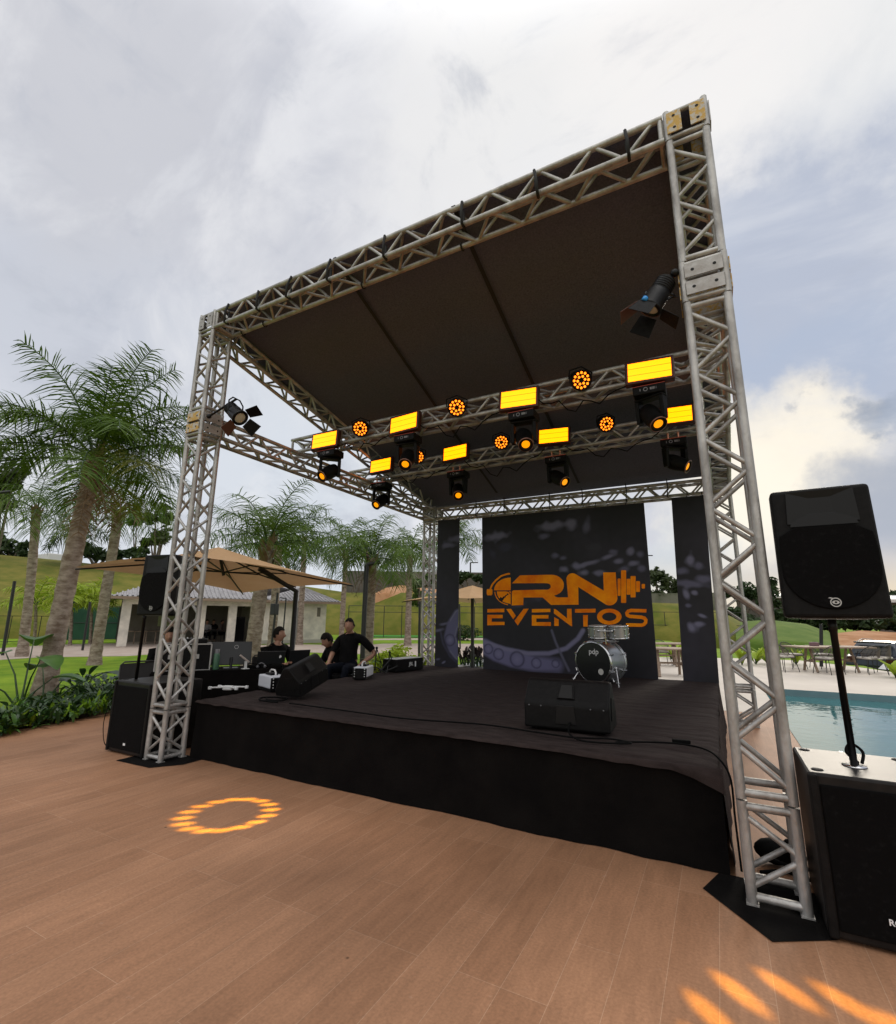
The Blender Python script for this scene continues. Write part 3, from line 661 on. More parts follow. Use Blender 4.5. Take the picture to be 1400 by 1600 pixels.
def flood(p, aim, leaves, label, up=V((0,0,1)), k=1., lens=LENSW, blue=False, yoke_to=None):
    t = empty('fresnel_spotlight', p, 0, label, 'spotlight', 'barn door spotlights on the near towers')
    m = look(aim, up)
    def put(mb, n, mt, par=t):
        o = mb.build(n, mt, par); o.matrix_local = m if par is t else Matrix.Identity(4); return o
    b = MB(); b.T = Matrix.Rotation(R(90), 4, 'X') @ Matrix.Scale(k, 4)
    b.lathe([(0,-.19),(.07,-.185),(.085,-.15),(.085,-.05),(.095,-.04),(.095,.10),(.108,.105),(.108,.13),(.078,.132),(.074,.115),(0,.115)], 24)
    for z in (-.16,-.14,-.12,-.10,-.08): b.lathe([(.0855,z),(.0895,z+.004),(.0895,z+.008),(.0855,z+.012)], 24)
    body = put(b, 'body', BLKS)
    l = MB(); l.T = Matrix.Rotation(R(90), 4, 'X') @ Matrix.Scale(k, 4); l.lathe([(0,.122),(.04,.1225),(.073,.117)], 22); put(l, 'lens', lens, body)
    for (a, fold, mt) in leaves:    # a: where on the rim, fold: how far the leaf is opened
        d = MB(); w = .075*k; L = .17*k
        d.T = Matrix.Rotation(R(a), 4, 'Y') @ Matrix.Translation((0,-.135*k,.108*k)) @ Matrix.Rotation(R(-fold), 4, 'X')
        d.prism([(-w,0,0),(w,0,0),(w*1.25,-L,0),(-w*1.25,-L,0)], (0,0,.003)); put(d, 'barn_door', mt, body)
    if blue:
        q = MB(); q.T = Matrix.Rotation(R(90), 4, 'X'); q.lathe([(0,.0),(.02,.0),(.02,.03),(0,.03)], 12); q.v = [V(v)+V((.04*k,-.10*k,-.105*k)) for v in q.v]; put(q, 'knob', BLUE, body)
    y = MB(); y.tube([(-.10*k,0,0),(-.115*k,.02,0),(-.115*k,.10,.09),(-.05,.14,.13),(.05,.14,.13),(.115*k,.10,.09),(.115*k,.02,0),(.10*k,0,0)], .009, 6); put(y, 'yoke', BLKS)
    if yoke_to is not None:
        c = MB(); s = m @ V((0,.14,.13)); c.tube([s, V(yoke_to)-V(p)], .014, 6); c.sphere(V(yoke_to)-V(p), .03); c.build('clamp', BLKS, t)
    return t
BROWND = mat('brown_flap', (.10,.035,.02), .6)
flood((.78,.10,3.83), direction(.72,-.62,.5), ((25,62,BLK),(100,40,BLK),(205,75,BROWND)), 'black barn door spotlight with pale lens on the near left tower', V((-.3,0,1)), .88, yoke_to=(.36,.05,3.86))
flood((5.37,.02,3.77), direction(-.62,-1.0,.05), ((-80,80,BLK),(5,12,BLK),(180,25,BLK),(95,25,BROWND)), 'black barn door spotlight with blue knob on the near right tower', V((0,1,0)), .82, blue=True, yoke_to=(5.50,.02,3.92))
# ------------------------------------------------------------------ printed banners
BY = 5.10
def vcol_mat():
    m = bpy.data.materials.new('banner_print'); m.use_nodes = True; nt = m.node_tree; b = nt.nodes['Principled BSDF']
    a = nd(nt, 'ShaderNodeVertexColor'); a.layer_name = 'print'; lk(nt, a.outputs[0], b.inputs['Base Color']); b.inputs['Roughness'].default_value = .55; b.inputs['Specular IOR Level'].default_value = .3
    return m
PRINT = vcol_mat()
def w2(u, v): p = PY(u, v, BY); return (p.x, p.z)
BLOBS = []   # cx, cz, rx, rz, angle, colour, softness
PXM = (PY(900,950,BY)-PY(890,950,BY)).length/10
def blob(u, v, ru, rv, col, ang=0, soft=.35): x, z = w2(u, v); BLOBS.append((x, z, ru*PXM, rv*PXM, R(ang), col, soft))
PU = (.165,.165,.25); PU2 = (.105,.105,.165)
for a in ((722,840,34,8,PU2,8),(775,838,26,8,PU,6),(862,822,26,9,PU,4),(893,818,12,11,PU,0),(917,822,7,13,PU2,0),(850,838,12,6,PU2,0),(700,852,18,6,PU2,0),
          (930,855,14,8,(.03,.03,.04),0),(882,890,7,5,PU,0),(900,884,10,7,PU,0),(920,880,24,4,PU,12),(935,895,13,5,PU,0),(912,895,9,5,PU,0),(950,870,14,4,PU,15),(966,877,9,5,PU,0),(975,890,10,6,PU2,0),(985,862,6,8,PU,0),(1000,866,6,6,PU2,0),
          (958,862,7,4,PU2,0),(990,880,8,5,PU,0),(1003,888,7,6,PU2,0),(868,868,8,5,PU2,0),(880,872,6,4,PU2,0),(790,855,16,10,(.035,.034,.06),0),(770,865,8,7,(.035,.034,.06),0),(845,930,20,9,(.045,.045,.07),20),(810,945,16,5,(.05,.05,.08),10),
          (1066,892,10,6,PU2,0),(1078,875,6,10,PU,0),(1092,883,7,7,PU2,0),(1075,912,30,6,PU2,-8),(1100,905,14,7,PU2,0),(1072,928,5,10,PU,25),(1085,926,5,4,PU,0),(1097,962,8,3,PU,-20),(1092,975,9,4,PU,0),(1080,981,6,9,PU,20),(1075,946,4,3,PU2,0),
          (693,975,12,3,PU2,10),(685,985,10,3,PU2,15),(693,1035,5,2,PU,30),(684,1030,6,2,PU2,10)): blob(*a)
def seg_d(px, pz, a, b):
    vx, vz = b[0]-a[0], b[1]-a[1]; t = max(0, min(1, ((px-a[0])*vx+(pz-a[1])*vz)/(vx*vx+vz*vz))); return math.hypot(px-a[0]-t*vx, pz-a[1]-t*vz)
def pl_(pts): return [w2(*p) for p in pts]
BAND = pl_([(757,1010),(775,1021),(800,1030),(835,1037),(870,1040)]); EDGE = pl_([(757,1003),(790,1014),(825,1021),(858,1021),(885,1013),(903,998),(911,985)]); ARM = pl_([(862,985),(868,1003),(878,1025),(889,1048)])
LB = pl_([(717,962),(707,978),(703,995),(709,1012),(717,1022)]); LB2 = pl_([(688,985),(692,1005),(703,1025),(716,1037)])
CIRC = [w2(*p)+(r*PXM,) for p, r in (((763,1014),8),((779,1022),9),((808,1030),12),((838,1036),8),((868,1037),6),((703,1000),10))]
def art(x, z):
    base = V((.0125,.0125,.0165)) + V((.010,.009,.016))*max(0, noise.noise(V((x*1.3, z*1.3, 2)))+.2)
    f = .5+.5*noise.noise(V((x*9, z*9, 5))); c = base*(.8+.4*f)
    fade = 1.-.75*max(0, min(1, (x-3.6)/1.2)) if x < 4.7 else .5
    def mixc(col, k):
        nonlocal c; k = max(0, min(1, k)); c = c.lerp(V(col), k)
    d = min(seg_d(x, z, BAND[i], BAND[i+1]) for i in range(len(BAND)-1)); mixc((.125,.12,.22), (1-(d-.11)/.05)*max(.1, 1-.55*max(0, (x-2.2)/.8)) if z < 1.6 and x < 3.3 else 0)
    d = min(seg_d(x, z, EDGE[i], EDGE[i+1]) for i in range(len(EDGE)-1)); mixc((.16,.155,.25), 1-(d-.02)/.03)
    d = min(seg_d(x, z, ARM[i], ARM[i+1]) for i in range(len(ARM)-1)); mixc((.10,.10,.15), .8*(1-(d-.010)/.02))
    if x < 1.5:
        d = min(seg_d(x, z, LB[i], LB[i+1]) for i in range(len(LB)-1)); mixc((.09,.09,.16), 1-(d-.10)/.05); mixc((.14,.14,.2), 1-abs(d-.10)/.02 if x > LB[2][0] else 0)
        d = min(seg_d(x, z, LB2[i], LB2[i+1]) for i in range(len(LB2)-1)); mixc((.035,.035,.06), 1-(d-.012)/.02)
    for cx, cz, r in CIRC:
        q = math.hypot(x-cx, z-cz)/r
        if q < 1.3: mixc((.045,.044,.085), 1-abs(q-.95)/.22); mixc((.17,.165,.27), .8*(1-q/.75))
    for cx, cz, rx, rz2, an, col, soft in BLOBS:
        dx, dz = x-cx, z-cz
        if abs(dx) > .6 or abs(dz) > .4: continue
        u = (dx*math.cos(an)+dz*math.sin(an))/rx; v = (-dx*math.sin(an)+dz*math.cos(an))/rz2
        wob = 1+.5*noise.noise(V((x*9, z*9, 9))); q = math.sqrt(u*u+v*v)*wob
        mixc(col, .8*min(1, max(0, 1.15-q)/.75)**1.3)
    return c
def banner(x0, x1, x0b, x1b, z0, z1, z1r, label, nx, straps):
    """x0,x1 top corners; x0b,x1b bottom corners"""
    t = empty('printed_banner', ((x0+x1)/2, BY, z0), 0, label, 'banner', 'printed backdrop banners'); o0 = V(((x0+x1)/2, BY, z0))
    b = MB(); b.prism([V((x0b, BY+.004, z0))-o0, V((x1b, BY+.004, z0))-o0, V((x1, BY+.004, z1r))-o0, V((x0, BY+.004, z1))-o0], (0,.012,0)); b.build('backing', BLK, t)
    nz = int(nx*(z1-z0)/(x1-x0)); g = MB(); cols = []
    for j in range(nz+1):
        f = j/nz
        for i in range(nx+1):
            s = i/nx; x = (x0b+(x1b-x0b)*s)*(1-f)+(x0+(x1-x0)*s)*f; z = z0+(z1+(z1r-z1)*s-z0)*f
            g.v.append((x-o0.x, -.0005*noise.noise(V((x*3, z*3, 0))), z-o0.z)); cols.append(art(x, z))
    g.f = [(j*(nx+1)+i, j*(nx+1)+i+1, (j+1)*(nx+1)+i+1, (j+1)*(nx+1)+i) for j in range(nz) for i in range(nx)]; g.m = [0]*len(g.f); g.sm = [True]*len(g.f)
    o = g.build('print', PRINT, t, fix=False); at_ = o.data.color_attributes.new('print', 'FLOAT_COLOR', 'POINT')
    at_.data.foreach_set('color', [c for q in cols for c in (q.x, q.y, q.z, 1)])
    for s in straps:
        x = x0+(x1-x0)*s; z = z1+(z1r-z1)*s; dx = random.uniform(-.02,.02)
        m = MB(); m.tube([V((x,BY,z-.01))-o0, V((x+dx,BY+.06,z+.05))-o0, V((x+dx,BY+.105,3.512))-o0], .008, 6); m.build('strap', STRAP, t)
    return t, o0
TL, TR_, BLc, BR_ = PY(753,809,BY), PY(1006,785.5,BY), PY(755,1048,BY), PY(1029,1064,BY)
bn, bo = banner(TL.x, TR_.x, BLc.x, BR_.x, SZ-.006, TL.z, TR_.z, 'large central backdrop banner printed with an orange RN EVENTOS logo', 210, (.06,.22,.40,.56,.73,.90))
a, b2, c_, d_ = PY(684.5,813,BY), PY(718,811.5,BY), PY(679,1043,BY), PY(715,1045,BY)
banner(a.x, b2.x, c_.x, d_.x, SZ-.006, a.z, b2.z, 'narrow left backdrop banner printed with part of a turntable', 40, (.25,.9))
a, b2, c_, d_ = PY(1049,778.5,BY), PY(1101,774,BY), PY(1068,1066,BY), PY(1124,1070,BY)
banner(a.x, b2.x, c_.x, d_.x, SZ-.006, a.z, b2.z, 'narrow right backdrop banner half behind the near right tower', 50, (.45,.95))
LM = MB()
def zp(u, v): p = PY(750+u/5, 870+v/5, BY-.003); return V((p.x, p.y, p.z))-bo
def arc(cx, cy, rx, ry, a0, a1, n=14): return [(cx+rx*math.cos(R(a0+(a1-a0)*i/n)), cy+ry*math.sin(R(a0+(a1-a0)*i/n))) for i in range(n+1)]
def shape(pts, name='lettering', m=ORANGE, dy=0.):
    b = MB(); b.add([zp(*p)+V((0,-dy,0)) for p in pts], [tuple(range(len(pts)))]); return b
RNP = [(250,207),(312,145),(540,140)] + arc(560,222,96,82,-88,78,14) + [(590,312),(608,317),(688,316),(676,180)] + arc(722,178,48,50,-170,-62,8) + [(962,262),(967,262),(962,122),(1060,121),(1074,330)] + arc(1012,322,62,58,10,115,8) + [(768,236),(770,374),(555,376),(490,318),(340,318),(338,377),(248,380),(249,270),(262,262),(505,256)] + arc(520,232,33,25,80,-90,10) + [(505,206)]
SYM = {'letter_r_n': [RNP],
 'headphone_disc': [[(240,162)] + arc(240,262,130,100,-92,-180,12) + [(240,262)], [(132,270),(240,270),(240,372)] + arc(240,272,108,94,95,178,10)],
 'headphone_band': [stroke([(235,131),(205,136),(165,150),(125,182),(97,215),(80,252)], 13), stroke(arc(240,270,124,106,100,178,10), 7), [(56,252),(94,252),(97,262),(97,292),(88,301),(60,301),(53,292),(52,262)]],
 'sound_bar': [[(x0+4,y0),(x1-4,y0),(x1,y0+5),(x1,y1-5),(x1-4,y1),(x0+4,y1),(x0,y1-5),(x0,y0+5)] for x0,x1,y0,y1 in ((1075,1099,170,305),(1102,1142,105,360),(1145,1175,172,296),(1176,1216,150,317),(1219,1250,190,275),(1263,1289,212,248))],
 'letter_e': [[(57,408),(190,405),(190,433),(57,435)], [(57,453),(178,453),(178,480),(92,480),(92,508),(192,508),(192,533),(57,535)], [(405,408),(550,406),(550,432),(405,435)], [(405,455),(535,455),(535,482),(440,482),(440,510),(553,510),(553,540),(405,538)]],
 'letter_v': [[(205,408),(243,406),(279,460),(260,488)], [(340,407),(381,405),(297,534),(292,534),(270,500)]],
 'letter_n': [[(580,472),(615,490),(615,540),(580,540)], [(577,408),(590,408),(680,480),(680,406),(715,406),(720,543),(709,540),(577,442)]],
 'letter_t': [[(742,408),(905,406),(902,435),(742,437)], [(805,455),(843,455),(840,545),(808,545)]],
 'letter_s': [stroke([(1300,422),(1180,419),(1157,426),(1147,440),(1152,456),(1168,465),(1262,472),(1284,479),(1296,494),(1294,513),(1281,528),(1262,534),(1140,532)], 27)]}
ZPX = {}
for nme, polys in SYM.items():
    b = MB()
    for pts in polys: b.add([zp(*p) for p in pts], [tuple(range(len(pts)))])
    b.build(nme, ORANGE, bn, fix=False)
b = MB(); O1, O2 = arc(1010,468,96,63,0,360,32), arc(1010,468,56,33,0,360,32); b.add([zp(*p) for p in O1]+[zp(*p) for p in O2], [(k,k+1,33+k+1,33+k) for k in range(32)]); b.build('letter_o', ORANGE, bn, fix=False)
b = MB()
for x0, y0, x1, y1, w in ((152,325,178,342,30),(176,318,188,326,20),(192,308,196,318,16),(202,298,206,306,14),(214,288,218,298,12)): b.add([zp(*p)+V((0,-.001,0)) for p in stroke([(x0,y0),(x1,y1)], w)], [(0,1,2,3)])
b.add([zp(*p)+V((0,-.001,0)) for p in stroke([(208,268),(225,272),(232,285),(240,288)], 5)], [tuple(range(8))]); b.build('piano_keys', HOLE, bn, fix=False)

for k, (y, z, xa, xb, sag, lb) in enumerate(((1.585,3.93,.9,2.1,.16,'left'),(1.60,3.95,2.35,3.6,.22,'middle'),(1.59,3.93,3.95,5.0,.18,'right'),(3.17,3.88,.75,2.0,.15,'rear left'),(3.18,3.90,2.25,3.55,.24,'rear middle'),(3.17,3.88,3.85,5.1,.17,'rear right'))):
    P = [(xa+(xb-xa)*i/12, y-.02*math.sin(i), z-sag*math.sin(math.pi*i/12)*(1+.3*math.sin(i*1.7))+.03*(i % 3 == 0)) for i in range(13)]
    o = MB().tube(P, .0075, 5).build('cable', RUBBER); tag(o, 'black power cable sagging along the lighting trusses, %s one' % lb, 'cable', 'power cables on the lighting trusses')
# ------------------------------------------------------------------ drum kit
dk = empty('drum_kit', (3.95, 4.0, SZ+.008), 0, 'silver bass drum with black front head and two toms mounted on top', 'drum kit')
AXB = V((.33, .943, 0)).normalized()
KM = Matrix((V((0,0,1)).cross(AXB), V((0,0,1)), AXB)).transposed().to_4x4()  # local z = along the shell towards the back, y up
KM = Matrix.Translation(V((3.916,3.90,.905))-V((3.95,4.0,SZ+.008))) @ KM
def kd(prof, name, m, n=36, par=dk, M=KM):
    b = MB(); b.T = M; b.lathe(prof, n); return b.build(name, m, par)
kd([(.270,.03),(.270,.40)], 'shell', DRUMS)
for z in (.0, .395): kd([(.272,z),(.287,z),(.292,z+.006),(.292,z+.032),(.287,z+.036),(.272,z+.036)], 'hoop', DRUMS if z else CHROME)
hd = kd([(0,.008),(.272,.010)], 'front_head', DRUMH)
kd([(0,.425),(.272,.424)], 'rear_head', CLEAR)
b = MB(); b.T = KM; b.add([(-.118+.042*math.cos(a*math.pi/10), -.12+.042*math.sin(a*math.pi/10), .0072) for a in range(20)], [tuple(range(20))]); b.build('port_patch', CLEAR, hd)
text_mesh('pdp', .105, hd, MARK, KM @ Matrix.Translation((-.02,.145,.006)) @ Matrix.Rotation(R(180), 4, 'Y') , 'emblem')
for k in range(8):
    a = R(22.5+45*k); c, s = math.cos(a), math.sin(a)
    b = MB(); b.T = KM
    for z0, z1 in ((-.012,.10), (.33,.445)):
        b.tube([(c*.298, s*.298, z0), (c*.298, s*.298, z1)], .006, 6)
        b.tube([(c*.272, s*.272, (.085 if z0 < .1 else .345)), (c*.304, s*.304, (.085 if z0 < .1 else .345))], .012, 7)
        b.tube([(c*.285-s*.022, s*.285+c*.022, (z0 if z0 < .1 else z1)), (c*.285+s*.022, s*.285-c*.022, (z0 if z0 < .1 else z1))], .007, 6)
    b.build('tension_claw', CHROME, dk)
for s in (-1, 1):
    b = MB(); b.T = KM; top = V((-s*.265,-.07,.16)); ft = V((-s*.37,-.298,.02)); b.tube([top, top.lerp(ft,.75), ft], [.010,.010,.007], 8); b.sphere(top, .020); b.sphere(ft, .011); q = top.lerp(ft,.8); b.tube([q+V((.03,0,0)), q-V((.03,0,0))], .007, 6)
    b.build('spur', CHROME, dk)
def tom(x, y, z, r, h, name='tom'):
    base = V((x, y, z))-V((3.95,4.0,SZ+.008)); M = Matrix.Translation(base) @ Matrix.Rotation(R(5), 4, 'X')
    s = kd([(r,.01),(r,h-.01)], name, DRUMS, 28, dk, M)
    for zz in (0, h-.022): kd([(r+.002,zz),(r+.009,zz),(r+.009,zz+.022),(r+.002,zz+.022)], 'hoop', CHROME, 28, s, M)
    kd([(0,h-.008),(r+.001,h-.008)], 'skin', CLEAR, 28, s, M); kd([(0,.006),(r+.001,.006)], 'skin', CLEAR, 28, s, M)
    for k in range(6):
        a = R(60*k+20); b = MB(); b.T = M; b.tube([(math.cos(a)*(r+.008), math.sin(a)*(r+.008), .0), (math.cos(a)*(r+.008), math.sin(a)*(r+.008), h)], .0045, 6)
        for zz in (.05, h-.05): b.sphere((math.cos(a)*(r+.006), math.sin(a)*(r+.006), zz), .013, 8, 5)
        b.build('lug', CHROME, s)
tom(3.99, 4.03, 1.235, .128, .185); tom(4.26, 4.08, 1.235, .135, .185)
b = MB(); o = V((3.95,4.0,SZ+.008))
b.tube([V((4.10,3.97,1.16))-o, V((4.10,3.96,1.36))-o], .013, 8); b.tube([V((4.03,3.90,1.34))-o, V((4.20,3.92,1.34))-o], .010, 8)
for p in ((4.02,3.90,1.34),(4.10,3.93,1.35),(4.20,3.92,1.34)): b.sphere(V(p)-o, .022, 8, 6)
b.tube([V((3.94,3.98,1.205))-o, V((4.22,4.08,1.205))-o], .018, 8); b.build('tom_mount', CHROME, dk)
b = MB(); b.box(V((3.86,3.96,1.188))-o, V((4.26,4.10,1.205))-o); b.build('mount_plate', GALV, dk)
# ------------------------------------------------------------------ floor wedges
def wedge(loc, rz, label, cable=False):
    t = empty('floor_monitor', loc, rz, label, 'stage monitor', 'black stage monitors lying on the stage')
    P = [(-.20,.012),(-.20,.20),(-.175,.235),(-.055,.375),(-.005,.385),(.045,.365),(.20,.09),(.185,.012)]
    b = MB(); b.prism([(-.345,y,z) for y, z in P], (.69,0,0)); bev(b.build('cabinet', BLK, t), .018, 3)
    h = MB(); h.prism([(-.072,-.172,.244),(.072,-.172,.244),(.055,-.085,.345),(-.055,-.085,.345)], (0,-.009,.0078)); hb = bev(h.build('handle_rim', BLK, t), .004)
    h = MB(); h.prism([(-.056,-.1795,.2535),(.056,-.1795,.2535),(.043,-.101,.345),(-.043,-.101,.345)], (0,-.0035,.003)); h.build('handle_hole', HOLE, hb)
    p = MB(); p.prism([(-.085,-.2005,.055),(.085,-.2005,.055),(.07,-.2005,.20),(-.07,-.2005,.20)], (0,-.006,0)); bev(p.build('back_panel', BLKS, t), .004)
    g = MB(); g.prism([(-.30,.062,.346),(.30,.062,.346),(.30,.194,.112),(-.30,.194,.112)], (0,.012,.007)); g.build('grille', GRL, t)
    for s in (-1, 1):
        e = MB(); e.prism([(s*.3455,-.14,.10),(s*.3455,.06,.10),(s*.3455,.04,.25),(s*.3455,-.10,.27)], (s*.008,0,0)); bev(e.build('side_cheek', BLK, t), .004)
        f = MB()
        f.lathe([(0,.0),(.018,.0),(.018,.012),(0,.012)], 10); f.v = [(v[0]+s*.28, v[1]-.15, v[2]) for v in f.v]; f.build('rubber_foot', RUBBER, t)
    for x in (-.30,-.20,.20,.30):
        s_ = MB(); s_.T = Matrix.Translation((x,-.2008,.185)) @ Matrix.Rotation(R(90), 4, 'X'); s_.lathe([(0,.0),(.006,.0),(.005,.003),(0,.003)], 8); s_.build('screw', GALV, t)
    return t
wedge((4.37,.93,SZ+.012), R(3), 'black stage monitor lying centre stage, its handle facing the deck')
wd = wedge((1.22,1.04,SZ+.012), R(62), 'black stage monitor tilted on the left of the stage by the drone')
wd.rotation_euler = (R(0), R(-14), R(98)); wd.location.z += .075; wd.scale = (.80,.86,.86)
def slot(y0, y1, z0, z1):
    pass
def cable(name, pts, label, r=.007, m=RUBBER):
    P = [V(p) for p in pts]; out = []
    for i in range(len(P)-1):
        a, b2, c, d = P[max(i-1,0)], P[i], P[i+1], P[min(i+2,len(P)-1)]
        for k in range(6):
            t = k/6; out.append(.5*((2*b2)+(c-a)*t+(2*a-5*b2+4*c-d)*t*t+(3*b2-a-3*c+d)*t**3))
    out.append(P[-1]); o = MB().tube(out, r, 6).build(name, m); return tag(o, label, 'cable')
sz = SZ+.024
cable('cable', [(1.55,.52,sz),(2.2,.50,sz),(3.0,.47,sz),(3.7,.60,sz),(4.2,.55,sz),(4.5,.53,sz),(4.75,.62,sz),(4.9,.55,sz),(4.6,.45,sz),(4.45,.58,sz+.01),(4.42,.70,sz+.06),(4.42,.722,sz+.05)], 'thin black cable looping in front of the centre stage monitor')
cable('cable', [(4.8,.53,sz+.002),(5.0,.66,sz),(5.2,.72,sz),(5.36,.66,sz),(5.45,.5,sz-.01),(5.512,.42,.52),(5.515,.38,.3),(5.52,.36,.02)], 'black cable running over the right edge of the stage')
cb = MB(); cb.T = Matrix.Translation((5.22,.75,sz)) @ Matrix.Rotation(R(10), 4, 'Z'); cb.cbox((-.06,-.02,0), (.06,.02,.025), .005); tag(cb.build('cable_connector', RUBBER), 'black cable connector on the stage near the right edge', 'connector')
for pts, lb in (([(1.1,.62,sz),(1.2,.55,sz),(1.35,.6,sz),(1.28,.75,sz),(1.12,.72,sz),(1.02,.62,sz),(1.15,.5,sz),(1.4,.5,sz)], 'coiled black cable beside the left stage monitor'),
                ([(5.62,.42,.015),(5.75,.5,.015),(5.9,.45,.015),(6.0,.6,.015),(5.85,.75,.03),(5.66,.62,.06),(5.72,.42,.09),(5.86,.5,.05),(5.95,.7,.015),(6.05,.9,.015)], 'heap of black cable on the deck behind the near right tower')):
    cable('cable', pts, lb, .010)
bg = MB(); bg.sphere((5.72,.62,.075), (.12,.09,.07), 12, 8); bg.sphere((5.80,.56,.13), (.05,.05,.05), 10, 6); tag(bg.build('cloth_bundle', RUBBER), 'dark bundle lying behind the near right tower', 'bundle')
# ------------------------------------------------------------------ loudspeakers
def loudspeaker(loc, rz, label, dy=.0):
    t = empty('loudspeaker', loc, rz, label, 'loudspeaker', 'black loudspeakers on poles'); W, H, Dp = .475, .735, .40
    b = MB(); P = [(-W/2,0),(W/2,0),(W/2,.10),(.15,Dp),(-.15,Dp),(-W/2,.10)]
    lo = [V((x, y+dy, 0)) for x, y in P]; n = len(P); k = .97
    top = [V((x*k, y*.98+dy+.008, H)) for x, y in P]; b.add(lo+top, [tuple(range(n))[::-1], tuple(range(n, 2*n))]+[(i,(i+1)%n,n+(i+1)%n,n+i) for i in range(n)])
    cab = bev(b.build('cabinet', BLK, t), .022, 3)
    F = lambda x, z, d: V((x, dy-d+.008*z/H, z))
    g = MB(); pts = [(-.13,.512),(.13,.512),(.212,.462),(.222,.36)] + [(.222*math.cos(R(a)), .27+.222*math.sin(R(a))) for a in range(10, -191, -12)] + [(-.222,.36),(-.212,.462)]
    g.add([F(x, z, .014) for x, z in pts]+[F(x, z, -.002) for x, z in pts], [tuple(range(len(pts)))]+[(i, (i+1) % len(pts), len(pts)+(i+1) % len(pts), len(pts)+i) for i in range(len(pts))])
    gr_ = bev(g.build('grille', GRL, t), .006)
    h = MB()   # horn: shallow trapezoid flare
    o_ = [(-.165,.53),(.165,.53),(.155,.715),(-.155,.715)]; i_ = [(-.055,.585),(.055,.585),(.05,.675),(-.05,.675)]
    h.add([F(x, z, .010) for x, z in o_]+[F(x, z, .001) for x, z in i_], [(0,1,5,4),(1,2,6,5),(2,3,7,6),(3,0,4,7),(4,5,6,7)]); h.add([F(x, z, .010) for x, z in o_]+[F(x, z, -.004) for x, z in o_], [(0,1,5,4),(1,2,6,5),(2,3,7,6),(3,0,4,7)])
    h.build('horn', BLKS, t)
    l = MB(); l.add([F(.155*math.cos(R(a)), .512+.07*math.sin(R(a)), .0145-.003*math.sin(R(a))) for a in range(0, 181, 15)], [tuple(range(13))]); l.build('horn_lip', BLKS, t)
    e = MB(); rr = lambda r, k=1.: [F(.0+r*math.cos(R(a)), .085+k*r*math.sin(R(a)), .0165) for a in range(0, 360, 18)]
    e.add(rr(.025)+rr(.020), [(k, (k+1) % 20, 20+(k+1) % 20, 20+k) for k in range(20)]); e.add(rr(.016,.6)+rr(.006,.9), [(k, (k+1) % 20, 20+(k+1) % 20, 20+k) for k in range(20)])
    e.add([F(-.032,.108,.0165), F(-.022,.112,.0165), F(-.005,.107,.0165), F(-.005,.102,.0165)], [(0,1,2,3)]); e.build('badge', CASEA, gr_)
    s = MB(); s.box((-.14,dy+.04,-.006), (.14,dy+.30,.0)); s.build('base_plate', GALV, t)
    return t
def subwoofer(x0, x1, y0, y1, h, label, rcf, mirror=False):
    t = empty('subwoofer', ((x0+x1)/2, y0, 0), 0, label, 'subwoofer', 'black subwoofers beside the near towers'); w = (x1-x0)/2
    b = MB(); b.cbox((-w,.0,.012), (w,y1-y0,h), .014); b.build('cabinet', SUBM, t)
    g = MB(); g.cbox((-w+.045,-.012,.05), (w-.045,.004,h-.05), .008); gg = g.build('grille', GRL, t)
    for sx in (-1, 1):
        e = MB(); e.cbox((sx*w-(.042 if sx > 0 else 0), -.016, .014), (sx*w+(.042 if sx < 0 else 0), .004, h-.004), .01); e.build('front_edge', BLK, t)
    for sx in (-.8, .8):
        for sy in (.07, y1-y0-.07):
            f = MB(); f.lathe([(0,h),(.028,h),(.026,h+.0035),(0,h+.004)], 14); f.v = [(v[0]+sx*w, v[1]+sy, v[2]) for v in f.v]; f.build('stacking_foot', HOLE, t)
            f = MB(); f.lathe([(0,.001),(.025,.001),(.025,.012),(0,.012)], 10); f.v = [(v[0]+sx*w, v[1]+sy, v[2]) for v in f.v]; f.build('rubber_foot', RUBBER, t)
    if rcf: text_mesh('RCF', .036, gg, MARK, Matrix.Translation(V(rcf)-V(((x0+x1)/2, y0, 0))) @ Matrix.Rotation(R(90), 4, 'X'), 'lettering', bold=.022)
    else:
        e = MB(); e.box((-.02,-.0135,.10), (.02,-.0125,.125)); e.build('badge', MARK, gg)
    return t
SUBM = mat('subwoofer_paint', (.006,.0055,.0055), .42, 0, (.014,.012,.011), 14, .06, 260, spec=.2)
subwoofer(5.865, 6.40, -.142, .45, .742, 'black subwoofer at the right edge carrying a loudspeaker pole', (PY(1387,1441,-.157).x+.036, -.157, PY(1387,1441,-.157).z))
pr_ = G(1335,1197,.742); 
sp = MB(); s0 = V((pr_.x, pr_.y, .7425)); 
pole_r = empty('speaker_pole', s0, 0, 'black speaker pole standing on the right subwoofer', 'speaker pole', 'black speaker poles')
MB().lathe([(0,.0),(.055,.0),(.055,.004),(.0,.004)], 24).build('socket_ring', CHROME, pole_r)
MB().lathe([(.0,.0045),(.0175,.0045),(.0175,.70),(.021,.702),(.021,.765),(0,.765)], 16).build('tube', BLKS, pole_r)
ls = loudspeaker((s0.x+.005, s0.y-.15, 1.512), R(-1.5), 'black loudspeaker on a pole above the right subwoofer')
cable('cable', [(s0.x+.04,s0.y+.03,.755),(s0.x+.06,s0.y+.09,.80),(s0.x+.02,s0.y+.13,.83),(s0.x-.01,s0.y+.10,.79),(s0.x+.025,s0.y+.05,.752),(s0.x+.02,s0.y+.2,.752)], 'small black cable loop beside the right speaker pole', .008)
subwoofer(-.70, .005, .0, .62, .765, 'black subwoofer left of the near left tower', None)
pole_l = empty('speaker_pole', (-.60,.17,.766), 0, 'black speaker pole standing on the left subwoofer', 'speaker pole', 'black speaker poles')
MB().lathe([(.0,.0),(.0175,.0),(.0175,.70),(.021,.702),(.021,.735),(0,.735)], 16).build('tube', BLKS, pole_l)
